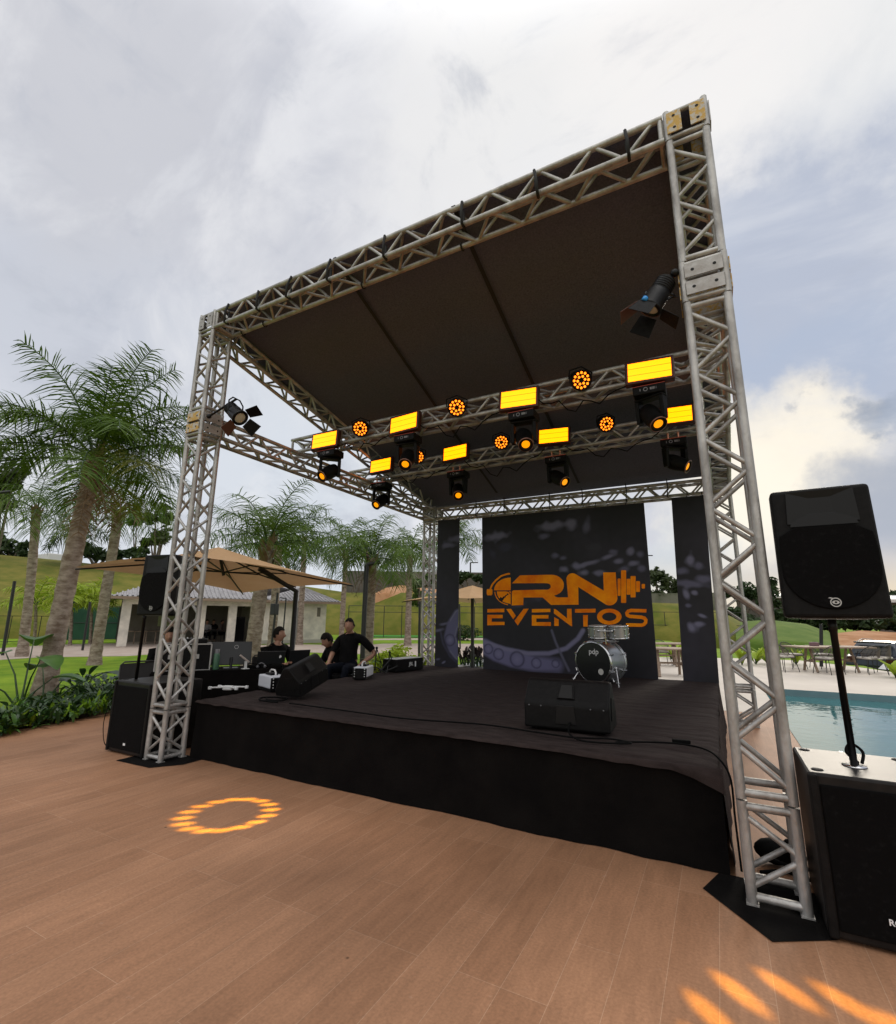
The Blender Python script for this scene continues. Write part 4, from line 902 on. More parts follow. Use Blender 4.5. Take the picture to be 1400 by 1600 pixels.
loudspeaker((-.45,.17,1.503), R(12), 'black loudspeaker on a pole behind the near left tower', -.02)
lc = MB(); lc.cbox((-.86,-.02,.80), (-.42,.34,.815), .004)
cable('cable', [(-.70,.05,.6),(-.76,.0,.5),(-.79,-.02,.3),(-.77,.0,.1),(-.72,.03,.02)], 'thin cable hanging behind the left subwoofer', .004)
# ------------------------------------------------------------------ fog machines, case, drone, stands
def fog(loc, rz, label):
    t = empty('fog_machine', loc, rz, label, 'fog machine', 'white fog machines on the stage')
    b = MB(); b.cbox((-.10,-.20,.03), (.10,.20,.175), .015); b.build('shell', FOGW, t)
    f = MB(); f.cbox((-.105,-.215,.012), (.105,-.2005,.16), .005); ff = f.build('front_panel', BLK, t)
    for sx in (-.075, .075):
        for z in (.045,.08,.115,.15):
            d = MB(); d.T = Matrix.Translation((sx,-.2158,z)) @ Matrix.Rotation(R(90), 4, 'X'); d.lathe([(0,0),(.008,0),(.006,.003),(0,.003)], 8); d.build('led', MARK, ff)
    h = MB(); h.tube([(0,-.09,.177),(0,-.09,.21),(0,-.05,.235),(0,.05,.235),(0,.09,.21),(0,.09,.177)], .011, 8); h.build('handle', WHITE, t)
    c = MB(); c.cbox((-.05,-.06,.176), (.05,.12,.20), .008); c.build('tank_cap', BLK, t)
    b = MB(); b.box((-.09,-.19,.0), (.09,.19,.029)); b.build('base', BLK, t)
    return t
p = G(558,1062,SZ); fog((p.x+.02, p.y+.12, SZ+.012), R(22), 'white fog machine in front of the seated man with hand on hip')
p = G(414,1081,SZ); fog((p.x-.02, p.y+.12, SZ+.012), R(70), 'white fog machine behind the left stage monitor')
ec = empty('equipment_case', (.62,4.05,SZ+.012), R(-8), 'black rectangular case with white print near the far left tower', 'case')
b = MB(); b.cbox((-.16,-.36,0), (.16,.36,.20), .012); b.build('body', BLK, ec)
b = MB(); b.box((-.145,-.345,.2005), (.145,.345,.203)); b.build('lid', CASEA, ec)
text_mesh('JBL', .085, ec, MARK, Matrix.Translation((.1615,.02,.11)) @ Matrix.Rotation(R(90), 4, 'Z') @ Matrix.Rotation(R(90), 4, 'X'), 'lettering')
b = MB(); b.box((.1605,.12,.06), (.1625,.15,.15)); b.build('stripe', MARK, ec)
p = G(350,1083,SZ); dr = empty('drone', (p.x, p.y+.05, SZ+.03), R(20), 'small white folded drone lying on the front left of the stage', 'drone')
b = MB(); b.cbox((-.06,-.03,0), (.06,.03,.05), .012); b.build('body', WHITE, dr)
for sx, sy, ln in ((-1,-1,.17),(-1,1,.13),(1,-1,.12),(1,1,.18)):
    a = MB(); a.tube([(sx*.05,sy*.02,.035), (sx*(.05+ln*.8),sy*(.02+ln*.35),.03)], [.012,.009], 7); a.cbox((sx*(.05+ln*.8)-.018,sy*(.02+ln*.35)-.018,.012), (sx*(.05+ln*.8)+.018,sy*(.02+ln*.35)+.018,.045), .006); a.build('arm', WHITE, dr)
def stand(loc, rz, k, label):
    t = empty('microphone_stand', loc, rz, label, 'microphone stand', 'folded black microphone stands'); 
    for a in (0, 120, 240):
        l = MB(); c, s = math.cos(R(a)), math.sin(R(a)); l.tube([(.02*c,.02*s,.10),(.20*c,.20*s,.012)], .009, 6); l.build('leg', BLKS, t)
    l = MB(); l.tube([(0,0,.05),(.02,0,k)], .011, 7); l.build('pole', BLKS, t); l = MB(); l.tube([(.02,0,k-.02),(.10,.03,k*.35)], .008, 6); l.sphere((.02,0,k-.02), .022); l.build('boom', BLKS, t)
stand((.52,3.36,SZ+.012), R(10), .42, 'folded black microphone stand nearest the seated man')
stand((.60,3.62,SZ+.012), R(60), .34, 'folded black microphone stand beside the black case')
b = MB(); b.tube([(.62,3.50,SZ+.03),(.80,3.62,SZ+.12)], .012, 7); b.tube([(.58,3.42,SZ+.03),(.66,3.6,SZ+.22)], .014, 7); tag(b.build('stand_legs', BLKS), 'loose black stand tubes leaning by the microphone stands', 'stand parts')
# ------------------------------------------------------------------ hills and far ground
def strip(name, rows, m, n=6, bump=.35, ext=None, seed=0, lip=0):
    """rows: (u, foot distance, foot v, top distance, top v) seen from the deck; lofted with a rounded profile"""
    P = []; us = []
    for i in range(len(rows)-1):
        for k in range(8): us.append([rows[i][j]+(rows[i+1][j]-rows[i][j])*k/8 for j in range(5)])
    us.append(list(rows[-1])); b = MB(); n2 = n+3
    for r in us:
        f, t = PD(r[0], r[2], r[1]), PD(r[0], r[4], r[3]); d = V((t.x-f.x, t.y-f.y, 0)).normalized()
        b.v.append(tuple(f-d*.5+V((0,0,-4))))
        for k in range(n+1):
            s = k/n; p = f.lerp(t, s); p.z = f.z+(t.z-f.z)*(1-(1-s)**1.5)+bump*noise.noise(V((p.x*.12, p.y*.12, seed)))*math.sin(math.pi*s)
            b.v.append(tuple(p))
        b.v.append(tuple(t+d*25+V((0,0,-.4)))); b.v.append(tuple(t+d*160+V((0,0,-4))))
    w = n+4
    b.f = [(i*w+k, (i+1)*w+k, (i+1)*w+k+1, i*w+k+1) for i in range(len(us)-1) for k in range(w-1)]; b.m = [0]*len(b.f); b.sm = [True]*len(b.f)
    return struct(b.build(name, m))
strip('hill', [(-500,44,995,80,846),(-200,44,996,75,856),(0,44,987,72,866),(60,44,988,70,872),(120,44,988,68,878),(200,45,988,66,888),(280,46,989,66,894),(420,48,990,64,908),(545,47,990,56,926),(640,46,990,50,926),(760,46,991,50,929),(900,46,992,50,936),(1000,46,993,51,941),(1090,46,995,53,944),(1140,46,1000,54,962),(1180,46,1005,55,984)], HILLG)
strip('mound', [(1150,44,1004,54,972),(1200,42,1010,55,968),(1260,42,1012,56,975),(1295,42,1014,57,988),(1325,42,1016,57,1005),(1350,42,1018,56,1015)], mat('mound_grass', (.06,.115,.014), .9, 0, (.11,.16,.03), .5, .7, 9, spec=.1), bump=.3, seed=4)
strip('dirt_track', [(1270,46,1014,52,1008),(1300,45,1016,54,990),(1345,44,1020,56,985),(1400,43,1024,58,988),(1560,42,1026,60,990)], DIRT, bump=.5, seed=7)
sheet('turf_court', [G(*p) for p in ((540,996),(700,996.2),(850,996.2),(1010,997),(1160,998),(1160,991.5),(850,989),(540,988))], -.012, GREEN)
# ------------------------------------------------------------------ plants
def leafblade(b, p, d, up, L, w, droop, mi=0, seg=2):
    """narrow leaflet: from p along d, falling by droop"""
    d = d.normalized(); s = d.cross(up); s = s.normalized() if s.length > 1e-3 else V((1,0,0)); k = len(b.v)
    for i in range(seg+1):
        t = i/seg; c = p + d*(L*t) + V((0,0,-droop*L*t*t)); ww = w*(.75 if i == 0 else (1. if i < seg else .12))
        b.v += [tuple(c-s*ww*.5), tuple(c+s*ww*.5)]
    for i in range(seg): b.f.append((k+2*i, k+2*i+1, k+2*i+3, k+2*i+2)); b.m.append(mi); b.sm.append(False)
def frond(b, base, az, el, L, curl, nl, ll, lw, rng, mi=0, rmi=1, plume=1., hang=.5, bare=.14):
    """one feather frond: arching rachis with leaflets standing out at several angles"""
    pts = []; a = el; p = V(base); st = 12; h = V((math.cos(az), math.sin(az), 0)); side = V((-h.y, h.x, 0)); tw = rng.uniform(-.25,.25)
    for i in range(st+1):
        pts.append(p.copy()); p = p + (h*math.cos(a)+V((0,0,1))*math.sin(a))*(L/st); a -= curl/st*(.4+1.3*i/st); h = (h+side*tw/st).normalized()
    b.tube(pts, [.018*L/2*(1-.85*i/st)+.003 for i in range(st+1)], 4, rmi, caps=False)
    for i in range(nl):
        t = bare+(1-bare)*(i+rng.random()*.6)/nl; f = t*st; k = min(st-1, int(f)); q = pts[k].lerp(pts[k+1], f-k); T = (pts[k+1]-pts[k]).normalized()
        sd = T.cross(V((0,0,1))); sd = sd.normalized() if sd.length > .05 else side; nn = sd.cross(T)
        l = ll*(.45+.75*math.sin(math.pi*min(1, .12+t*.86)))*rng.uniform(.8,1.1)
        for s in (-1, 1):
            e = rng.uniform(-.5,.75)*plume; dd = T*rng.uniform(.35,.75) + sd*s*math.cos(e) + nn*math.sin(e)
            leafblade(b, q, dd, nn, l, lw*rng.uniform(.7,1.1), hang*rng.uniform(.5,1.3), mi)
    return pts
def palm(label, base, top, r0, r1, nf, L, seed, nl=34, ll=.55, lw=.035, curl=(1.2,2.4), el=(-.1,1.4), boots=True, leaf=None, dead=0, group='feather palms on the lawn', hang=.5, extra=(), yellow=0):
    rng = random.Random(seed); base, top = V(base), V(top); t = empty('palm_tree', base, 0, label, 'palm tree', group)
    H = (top-base).length; b = MB(); n = 30; pts = []; rs = []
    for i in range(n+1):
        s = i/n; c = V((0,0,0)).lerp(top-base, s); c += V((top.x-base.x, top.y-base.y, 0))*(.18*math.sin(math.pi*s)*-.5)
        r = (r0+(r1-r0)*s)*(1+.35*max(0, 1-s*9)); r *= 1+.05*(i % 2)+.05*rng.uniform(-1,1); pts.append(c); rs.append(r)
    b.tube(pts, rs, 12, 0); b.build('trunk', TRUNK, t)
    c0 = top-base
    if boots:      # old leaf bases under the crown
        b = MB()
        for k in range(26):
            az = rng.uniform(0, 6.283); z = rng.uniform(-.95,.05)*L*.36; o = c0+V((math.cos(az)*r1*.8, math.sin(az)*r1*.8, z)); d = V((math.cos(az)*.4, math.sin(az)*.4, 1)).normalized()
            leafblade(b, o, d, V((-math.sin(az), math.cos(az), 0)).cross(d), rng.uniform(.2,.5)*L*.42, r1*rng.uniform(.6,1.1), -rng.uniform(-.1,.25), 0, 3)
        b.build('leaf_base', LEAFD, t)
    b = MB()
    for k in range(nf):
        f = k/nf; az = k*2.39996+rng.uniform(-.3,.3); e = el[1]+(el[0]-el[1])*f**.8+rng.uniform(-.12,.12)
        o = c0+V((math.cos(az)*r1*.5, math.sin(az)*r1*.5, .10*L*(1-f)))
        frond(b, o, az, e, L*rng.uniform(.85,1.1), rng.uniform(*curl), nl, ll, lw, rng, 2 if (yellow and f > 1-yellow) else 0, 1, hang=hang)
    for az, e, l, cu in extra: frond(b, c0+V((0,0,.05)), az, e, l, cu, int(nl*1.15), ll, lw, rng, 0, 1, hang=hang)
    b.build('crown', [leaf or LEAF, BROADD, LEAFY], t, fix=False)
    if dead:
        b = MB()
        for k in range(dead): frond(b, c0+V((0,0,-.12*L)), rng.uniform(0,6.28), -.9+rng.uniform(-.3,.4), L*.6, .5, 14, ll*.5, lw, rng, 0, 0)
        b.build('dry_frond', LEAFD, t, fix=False)
    return t
def AZ(u, v, u2, v2): # azimuth in the world of a direction to the right (+) or left in the photo
    return 0
RA = math.atan2(RT.y, RT.x)        # azimuth of "right in the photo"
bp = G(66,1097); tp = PD(147,722,(bp.xy-CAM.xy).length+.1)
palm('big leaning feather palm with shaggy crown nearest the deck', bp, tp, .165, .135, 23, 2.15, 11, 66, .66, .025, (.7,1.9), (-.15,1.4), dead=4, hang=.42, yellow=.12,
     extra=((RA+.12,1.3,2.5,.75),(RA+3.0,.55,2.4,1.1),(RA-.1,.35,2.2,.8),(RA+.3,.85,2.2,1.3),(RA+3.4,.9,2.1,1.3),(RA+2.2,1.15,2.2,1.2)))
def pp(label, ub, vb, ut, vt, d, r, nf, L, seed, **k):
    b = PD(ub, vb, d); b.z = -.03; return palm(label, b, PD(ut, vt, d), r*1.15, r, nf, L, seed, **k)
pp('slim palm with drooping crown at the left edge behind the big palm', 38, 1005, 57, 800, 25, .14, 15, 1.9, 21, nl=26, ll=.75, hang=.85, el=(.0,1.45), lw=.030)
pp('slim leaning palm just right of the big palm', 150, 1020, 186, 800, 19.7, .14, 16, 2.0, 22, nl=28, ll=.72, hang=.9, el=(-.1,1.4), yellow=.1, lw=.026)
pp('palm with full dark crown rising behind the beige umbrella', 392, 1032, 418, 852, 16.0, .19, 22, 2.3, 23, nl=38, ll=.72, el=(.0,1.35), curl=(.9,2.0), dead=2, lw=.028)
pp('thin palm stem standing close behind the umbrella palm', 424, 1012, 436, 850, 22, .15, 16, 1.6, 24, nl=22)
pp('slender tall palm seen over the umbrella near its black mast', 468, 1003, 476, 838, 30, .14, 17, 2.2, 25, nl=24, ll=.7, lw=.05, boots=False, el=(-.4,1.2))
pp('palm with stiff fan of fronds left of the mottled palm', 533, 1002, 541, 858, 28, .12, 17, 2.1, 26, nl=26, ll=.7, lw=.05, hang=.8, yellow=.15)
pp('palm with mottled trunk and torn leaf bases behind the seated man', 574, 1030, 582, 872, 17.8, .155, 22, 2.05, 27, nl=32, ll=.68, dead=3, hang=.7, lw=.028)
pp('pale trunked palm left of the far left tower', 637, 999, 641, 868, 29, .16, 18, 2.3, 28, nl=26, ll=.8, lw=.05, hang=.9, boots=False)
pp('palm half hidden behind the narrow left banner', 702, 1000, 712, 842, 33, .17, 20, 2.3, 29, nl=24, ll=.75, lw=.05, boots=False)
pp('distant dark palm on the hill behind the big palm', 113, 880, 124, 838, 62, .2, 16, 3.6, 30, nl=16, ll=1.1, lw=.12, boots=False, leaf=TREEL, group='palms on the far hill')
pp('short distant palm over the umbrella right of the slender palm', 448, 930, 450, 880, 42, .16, 14, 2.0, 31, nl=16, ll=.7, lw=.08, boots=False, leaf=TREEL, group='palms on the far hill')
for k, (u, v, d, s, lb) in enumerate(((112,975,33,.9,'young lime green palm on the slope left of the slim palm'),(143,975,34,.8,'small lime green palm beside the slim leaning palm'),(56,975,36,.9,'young lime green palm behind the left slim palm'))):
    pp(lb, u, v+16, u, v-30, d, .07, 12, 1.9*s, 40+k, nl=18, ll=.6, lw=.07, boots=False, leaf=LIME, group='young palms on the slope', el=(.2,1.45))
def leafcloud(b, c, r, n, s, rng, mi=0, flat=1.):
    """n leaf faces scattered in a lumpy ellipsoid"""
    for _ in range(n):
        d = V((rng.gauss(0,1), rng.gauss(0,1), rng.gauss(0,1))).normalized(); k = rng.random()**.42
        p = V((c[0]+d.x*r[0]*k, c[1]+d.y*r[1]*k, c[2]+d.z*r[2]*k*flat))
        u = V((rng.gauss(0,1), rng.gauss(0,1), rng.gauss(0,.6))).normalized(); w = u.orthogonal().normalized(); w = Matrix.Rotation(rng.uniform(0,6.28), 3, u) @ w; q = s*rng.uniform(.6,1.3); m = len(b.v)
        b.v += [tuple(p-u*q), tuple(p+w*q*.45), tuple(p+u*q), tuple(p-w*q*.45)]; b.f.append((m,m+1,m+2,m+3)); b.m.append(mi); b.sm.append(False)
def tree(label, u, v, d, clumps, leaf, n, s, seed, group='trees beyond the grounds', z0=None, tr=.18):
    """clumps in photo units (u, v, ru, rv) at distance d"""
    rng = random.Random(seed); base = PD(u, v, d); t = empty('tree', base, 0, label, 'tree', group); px = d/FPX; b = MB(); tk = MB(); top = None
    for cu, cv, ru, rv in clumps:
        c = PD(cu, cv, d+rng.uniform(-1,1)*ru*px*.6)-base
        for j in range(5):
            o = V((rng.uniform(-.55,.55)*ru*px, rng.uniform(-.55,.55)*ru*px, rng.uniform(-.6,.6)*rv*px)); q = rng.uniform(.35,.62)
            leafcloud(b, c+o, (ru*px*q, ru*px*q, rv*px*q), max(8, n//5//len(clumps)), s, rng)
        tk.tube([V((0,0,-.4)), c*.45+V((0,0,-.1)), c], [tr, tr*.7, tr*.25], 7)
    tk.build('trunk', BARK, t); b.build('crown', leaf, t, fix=False); return t
tree('tall airy tree at the left edge above the hill', -8, 880, 64, ((8,722,26,30),(-20,740,30,40),(22,745,16,18),(-5,775,18,20)), TREEL2, 1500, .33, 1)
tree('dark bushy tree on the hilltop at the left edge', 20, 872, 69, ((8,852,20,16),(30,858,14,11),(-20,850,20,18)), TREEL, 900, .42, 2)
tree('thin tree with small crown left of the near left tower', 211, 884, 62, ((214,800,11,14),(208,812,8,9)), TREEL2, 500, .32, 3, tr=.1)
tree('airy tree with pale trunk seen beside the near left tower', 242, 890, 62, ((243,805,20,16),(252,835,16,20),(236,850,12,14),(262,815,10,12)), TREEL2, 1300, .32, 4)
tree('low dark bush on the hill under the thin tree', 205, 886, 60, ((207,866,11,10),(188,872,9,9),(222,868,8,9)), TREEL, 600, .35, 5)
tree('dark bush on the hilltop behind the big palm', 150, 882, 66, ((150,866,22,12),(172,870,12,9),(132,862,9,14)), TREEL, 700, .4, 6)
tree('leafy shrub on the wall behind the pale trunked palm', 655, 935, 40, ((655,918,13,16),(668,908,10,12),(648,938,10,10)), mat('fresh_tree_leaf', (.055,.10,.015), .55, 0, (.09,.15,.03), .8, trans=.3), 900, .24, 7)
tree('green shrub over the second umbrella between the banners', 735, 925, 54, ((728,902,18,10),(748,906,12,9),(712,905,14,10)), TREEL, 700, .3, 8)
tree('rounded tree between the central and right banners', 1032, 940, 56, ((1022,902,12,13),(1038,905,11,14),(1052,918,10,14),(1030,922,14,14),(1062,926,10,10)), mat('warm_tree_leaf', (.035,.055,.016), .55, 0, (.065,.085,.028), .6, trans=.2), 1800, .27, 9)
tree('dark tree behind the pool fence at the far right tower', 1165, 955, 72, ((1160,924,18,12),(1182,930,14,10),(1140,926,14,10)), TREEL, 900, .36, 10)
tree('tall narrow tree left of the right loudspeaker', 1206, 965, 72, ((1206,915,9,14),(1207,935,12,16),(1200,950,14,12)), TREEL, 800, .34, 11)
tree('low tree at the right edge behind the loudspeaker', 1390, 950, 85, ((1386,936,14,8),(1402,934,14,9),(1420,936,16,9)), TREEL, 700, .36, 12)
for k, (u, ru, lb) in enumerate(((1165,26,'dark hedge bush behind the far right tower'),(1215,26,'dark hedge bush left of the right loudspeaker'),(1265,30,'dark hedge bush behind the right loudspeaker pole'),(1318,30,'dark hedge bush above the green mound'),(1368,30,'dark hedge bush above the red dirt track'),(1420,34,'dark hedge bush cut by the right edge'))):
    tree(lb, u, 978, 66-k, ((u,966,ru,15),(u+12,972,ru*.8,11)), TREEL, 1300, .34, 50+k, 'hedge bushes on the right', tr=.1)
def blade_leaf(b, p, az, el, L, w, bend, mi=0, n=5):
    """broad leaf with a folded midrib"""
    a = el; h = V((math.cos(az), math.sin(az), 0)); s = V((-h.y, h.x, 0)); c = V(p); k = len(b.v)
    for i in range(n+1):
        t = i/n; ww = w*math.sin(math.pi*(.10+.88*t))**.8*.5; u = V((0,0,1))*.25*ww
        b.v += [tuple(c-s*ww+u), tuple(c), tuple(c+s*ww+u)]; c = c+(h*math.cos(a)+V((0,0,1))*math.sin(a))*(L/n); a -= bend/n
    for i in range(n):
        for j in range(2): b.f.append((k+3*i+j, k+3*i+j+1, k+3*i+j+4, k+3*i+j+3)); b.m.append(mi); b.sm.append(True)
def plant(label, base, stems, leaf, name='broad_leaf_plant', cat='plant', group='plants along the deck edge', stalk=BROADD):
    """stems: (azimuth, elevation, stalk length, leaf length, leaf width, leaf tilt, bend)"""
    t = empty(name, base, 0, label, cat, group); tk = MB(); b = MB()
    for az, el, sl, L, w, le, bend in stems:
        h = V((math.cos(az), math.sin(az), 0)); p1 = h*sl*math.cos(el)*.45+V((0,0,sl*math.sin(el)*.62)); p2 = h*sl*math.cos(el)+V((0,0,sl*math.sin(el)))
        tk.tube([(0,0,0), p1, p2], [.018,.013,.008], 6); blade_leaf(b, p2, az, le, L, w, bend)
    tk.build('stalk', stalk, t); b.build('foliage', leaf, t, fix=False); return t
def rosette(seed, n, L, w, el=(.4,1.3), sl=(.02,.1), bend=(.5,1.4)):
    r = random.Random(seed); return [(r.uniform(0,6.28), r.uniform(*el), r.uniform(*sl), L*r.uniform(.7,1.2), w*r.uniform(.8,1.2), r.uniform(*el)*.8, r.uniform(*bend)) for _ in range(n)]
q = G(30,1112); plant('large elephant ear plant at the left edge of the deck', q, [(RA+3.0,1.1,1.0,.75,.55,-.1,.9),(RA+2.2,1.25,1.15,.7,.5,.2,1.0),(RA+.5,.95,.6,.55,.4,.1,.9),(RA+3.8,.8,.7,.6,.45,-.1,.8),(RA-.4,1.2,.9,.5,.36,0,.9)], BROAD)
q = G(66,1112); plant('elephant ear plant with one long leaf reaching right by the big palm', q, [(RA+.12,.62,1.0,.70,.36,-.05,1.0),(RA+1.5,1.0,.5,.45,.3,.2,.8),(RA+2.6,1.2,.7,.5,.35,.3,1.1)], BROADD)
for k, (u, v, lb) in enumerate(((150,1098,'dark lobed shrub right of the big palm trunk'),(176,1088,'dark lobed shrub beside the left subwoofer'),(126,1092,'dark lobed shrub between the palm and the subwoofer'))):
    plant(lb, G(u, v), rosette(60+k, 26, .34, .10, (.1,1.2), (.25,.5), (.6,1.4)), BROADD)
for k, (u, v) in enumerate(((12,1140),(50,1128),(105,1118),(75,1122),(150,1108))):
    plant('small low leafy sprig at the deck edge, %s' % ('nearest the left edge','second from the left','just left of the subwoofer shrubs','third from the left','closest to the left subwoofer')[k], G(u, v), rosette(70+k, 8, .20, .09, (.5,1.3), (.15,.35), (.5,1.2)), BROADD)
gc = MB(); rgc = random.Random(17)
for _ in range(420):
    u = rgc.uniform(-30, 182); p = G(u, 1150-.19*u+rgc.uniform(-34, 1)*(.4+.6*(u > 20)))
    for k in range(rgc.randint(4, 8)):
        blade_leaf(gc, p+V((rgc.uniform(-.06,.06), rgc.uniform(-.06,.06), rgc.uniform(0,.12))), rgc.uniform(0,6.28), rgc.uniform(.3,1.4), rgc.uniform(.10,.24), rgc.uniform(.03,.07), rgc.uniform(.3,1.4), rgc.choice((0,0,1,2)), 3)
tag(gc.build('ground_cover', [BROADD, BROAD, GRASS], fix=False), kind='stuff')['label'] = 'low leafy ground cover along the left edge of the deck'
def shrub(label, c, r, leaf, n, s, seed, group='shrubs behind the stage'):
    rng = random.Random(seed); t = empty('shrub', c, 0, label, 'shrub', group); b = MB()
    for _ in range(7): leafcloud(b, V((rng.uniform(-.5,.5)*r, rng.uniform(-.5,.5)*r, r*.55+rng.uniform(-.2,.3)*r)), (r*.55,)*3, n//7, s, rng)
    b.build('foliage', leaf, t, fix=False); tk = MB(); tk.tube([(0,0,0),(0,0,r*.6)], .02, 6); tk.build('stem', BARK, t); return t
q = PD(617,1040,13.6); q.z = 0; shrub('rounded lime green shrub behind the black equipment case', q, .62, LIME, 900, .07, 1)
q = PD(592,1040,13.2); q.z = 0; shrub('low lime green shrub right of the seated man', q, .45, LIME, 700, .07, 2)
q = PD(660,1040,13.8); q.z = 0; shrub('lime green shrub at the foot of the far left tower', q, .5, LIME, 700, .07, 3)
for k, (u, lb) in enumerate(((600,'dark fern behind the low lime shrub'),(640,'dark fern between the lime shrubs'))):
    q = PD(u,1040,12.9); q.z = .0; plant(lb, q, rosette(80+k, 18, .55, .07, (.5,1.4), (.2,.4), (.6,1.5)), BROADD, 'fern', 'fern', 'plants behind the stage')
rng = random.Random(5)
for k, u in enumerate((721,726,731,736,741,746,751,756)):
    q = PD(u, 1036, 16.2+rng.uniform(-.3,.3)); q.z = -.02
    plant('dark purple leaved plant in the row between the banners', q, [(rng.uniform(0,6.28), 1.2, rng.uniform(.2,.5), .28, .09, rng.uniform(.6,1.3), .5) for _ in range(9)], PURPL, 'cordyline', 'plant', 'purple plants between the banners')
for k, (u, v, d, lb) in enumerate(((1048,1012,22.,'bright lily like plant behind the left table'),(1058,1015,22.4,'bright lily like plant right of the left table'),(1158,1026,20.5,'bright lily like plant seen through the near right tower'),(1180,1026,21.,'bright lily like plant at the far right tower'),(1198,1027,21.5,'bright lily like plant right of the far right tower'),(1243,1028,21.8,'yellow green plant behind the left chair'),(1398,1048,18.6,'bright plant at the right edge in front of the car'))):
    q = PD(u, v, d); plant(lb, V((q.x, q.y, 0)), rosette(90+k, 16, .62, .13, (.8,1.5), (.05,.2), (.3,1.0)), LIME, 'lily_plant', 'plant', 'bright plants along the pool deck')
q = G(718,1000); b = MB(); rg = random.Random(8)
t = empty('trimmed_hedge', (q.x,q.y,0), 0, 'low dark trimmed hedge behind the narrow left banner', 'hedge'); leafcloud(b, (0,0,.5), (1.8,.8,.55), 900, .12, rg); b.build('foliage', TREEL, t, fix=False)
# ------------------------------------------------------------------ house
A_, B_ = G(408,1005.5), G(507,1003.5); e1 = (B_-A_); LW = e1.length; e1.normalize(); e2 = V((-e1.y, e1.x, 0)); LP = 7.0
HM = Matrix((e1, e2, V((0,0,1)))).transposed().to_4x4()
hs = empty('garden_house', A_, 0, 'long low white house with grey tiled roof and open porch', 'house'); hs.rotation_euler = HM.to_euler()
def hbox(a, b2, m, name, par=hs): return MB().box(a, b2).build(name, m, par)
hw = hbox((0,0,-.1), (LW,6,2.42), HOUSEW, 'wing_wall')
dx = lambda u: ((G(u,1004)-A_).dot(e1))
hbox((dx(454),-.03,0), (dx(466),-.002,2.08), mat('grey_door', (.20,.195,.185), .6), 'door', hw)
w = hbox((dx(494),-.03,1.55), (dx(500),-.002,2.1), DARKIN, 'window', hw)
hbox((0,-.012,-.02), (LW,-.002,.18), mat('plinth', (.40,.37,.33), .8), 'plinth', hw)
hbox((-LP,5.0,-.05), (-.02,5.2,2.42), DARKIN, 'porch_back_wall'); hbox((-LP,-.3,-.06), (-.02,5,.0), PAVE, 'porch_floor'); hbox((-LP,0,2.1), (-.02,.3,2.42), HOUSEW, 'porch_beam'); hbox((-.25,.0,0), (-.02,5.0,2.1), mat('porch_side', (.22,.20,.17), .9), 'porch_side_wall')
hbox((-LP,.3,2.36), (-.02,5.0,2.42), DARKIN, 'porch_ceiling')
for x in (-LP, -LP*.5, -1.9): hbox((x,.0,0), (x+.42,.3,2.1), HOUSEW, 'porch_column')
hbox((-LP+2,4.9,.9), (-LP+3,4.99,2.0), mat('bright_opening', (.30,.34,.16), .8), 'porch_window')
def hip(x0, x1, y0, y1, z0, z1, name):
    ym = (y0+y1)/2; k = (y1-y0)/2*.9; b = MB(); P = [(x0,y0,z0),(x1,y0,z0),(x1,y1,z0),(x0,y1,z0),(x0+k,ym,z1),(x1-k,ym,z1)]
    b.add(P, [(0,1,5,4),(1,2,5),(2,3,4,5),(3,0,4),(0,3,2,1)]); b.v += [(p[0],p[1],p[2]-.0) for p in []]
    for i in range(int((x1-x0)/.22)):
        x = x0+.1+i*.22; h = min(1, (x-x0)/k, (x1-x)/k); b.tube([(x,y0-.01,z0+.02), (x,y0+(ym-y0)*h,z0+(z1-z0)*h+.02)], .045, 5, caps=False)
    r = b.build(name, TILE, hs); f = MB(); f.box((x0,y0,z0-.14), (x1,y0+.03,z0-.002)); f.build('fascia', WOOD, r); return r
hip(-LP-.6, .3, -.75, 5.9, 2.47, 3.75, 'porch_roof'); hip(-.2, LW+.75, -.7, 6.7, 2.45, 3.55, 'wing_roof')
# ------------------------------------------------------------------ walls, fences, posts
def wallbox(name, p, q, z0, z1, th, m, label, cat='wall'):
    p, q = V(p), V(q); d = (q-p); d.z = 0; L = d.length; d.normalize(); n = V((-d.y, d.x, 0)); t = MB().prism([V((0,0,z0)), d*L+V((0,0,z0)), d*L+n*th+V((0,0,z0)), n*th+V((0,0,z0))], (0,0,z1-z0)); o = t.build(name, m); o.location = (p.x, p.y, 0); return tag(o, label, cat)
p, q = PD(535,900,58), PD(775,900,58); wallbox('retaining_wall', p, q, PD(650,928,58).z-2, PD(650,894,58).z, .5, WALLD, 'grey stained retaining wall above the court behind the palms')
p, q = PD(1012,930,55), PD(1120,930,55); wallbox('retaining_wall', p, q, PD(1040,945,55).z-2, PD(1040,927,55).z, .5, mat('mossy_wall', (.20,.19,.155), .9, 0, (.10,.11,.07), .6), 'mossy grey wall under the rounded tree between the banners')
strip('dirt_bank', [(585,50.5,929,54,929),(602,50.5,929,54,919),(625,50.5,929,54,914),(650,50.5,929,54,917),(690,50.5,930,54,922),(720,50.5,931,54,930)], DIRT, n=5, bump=.5, seed=9)
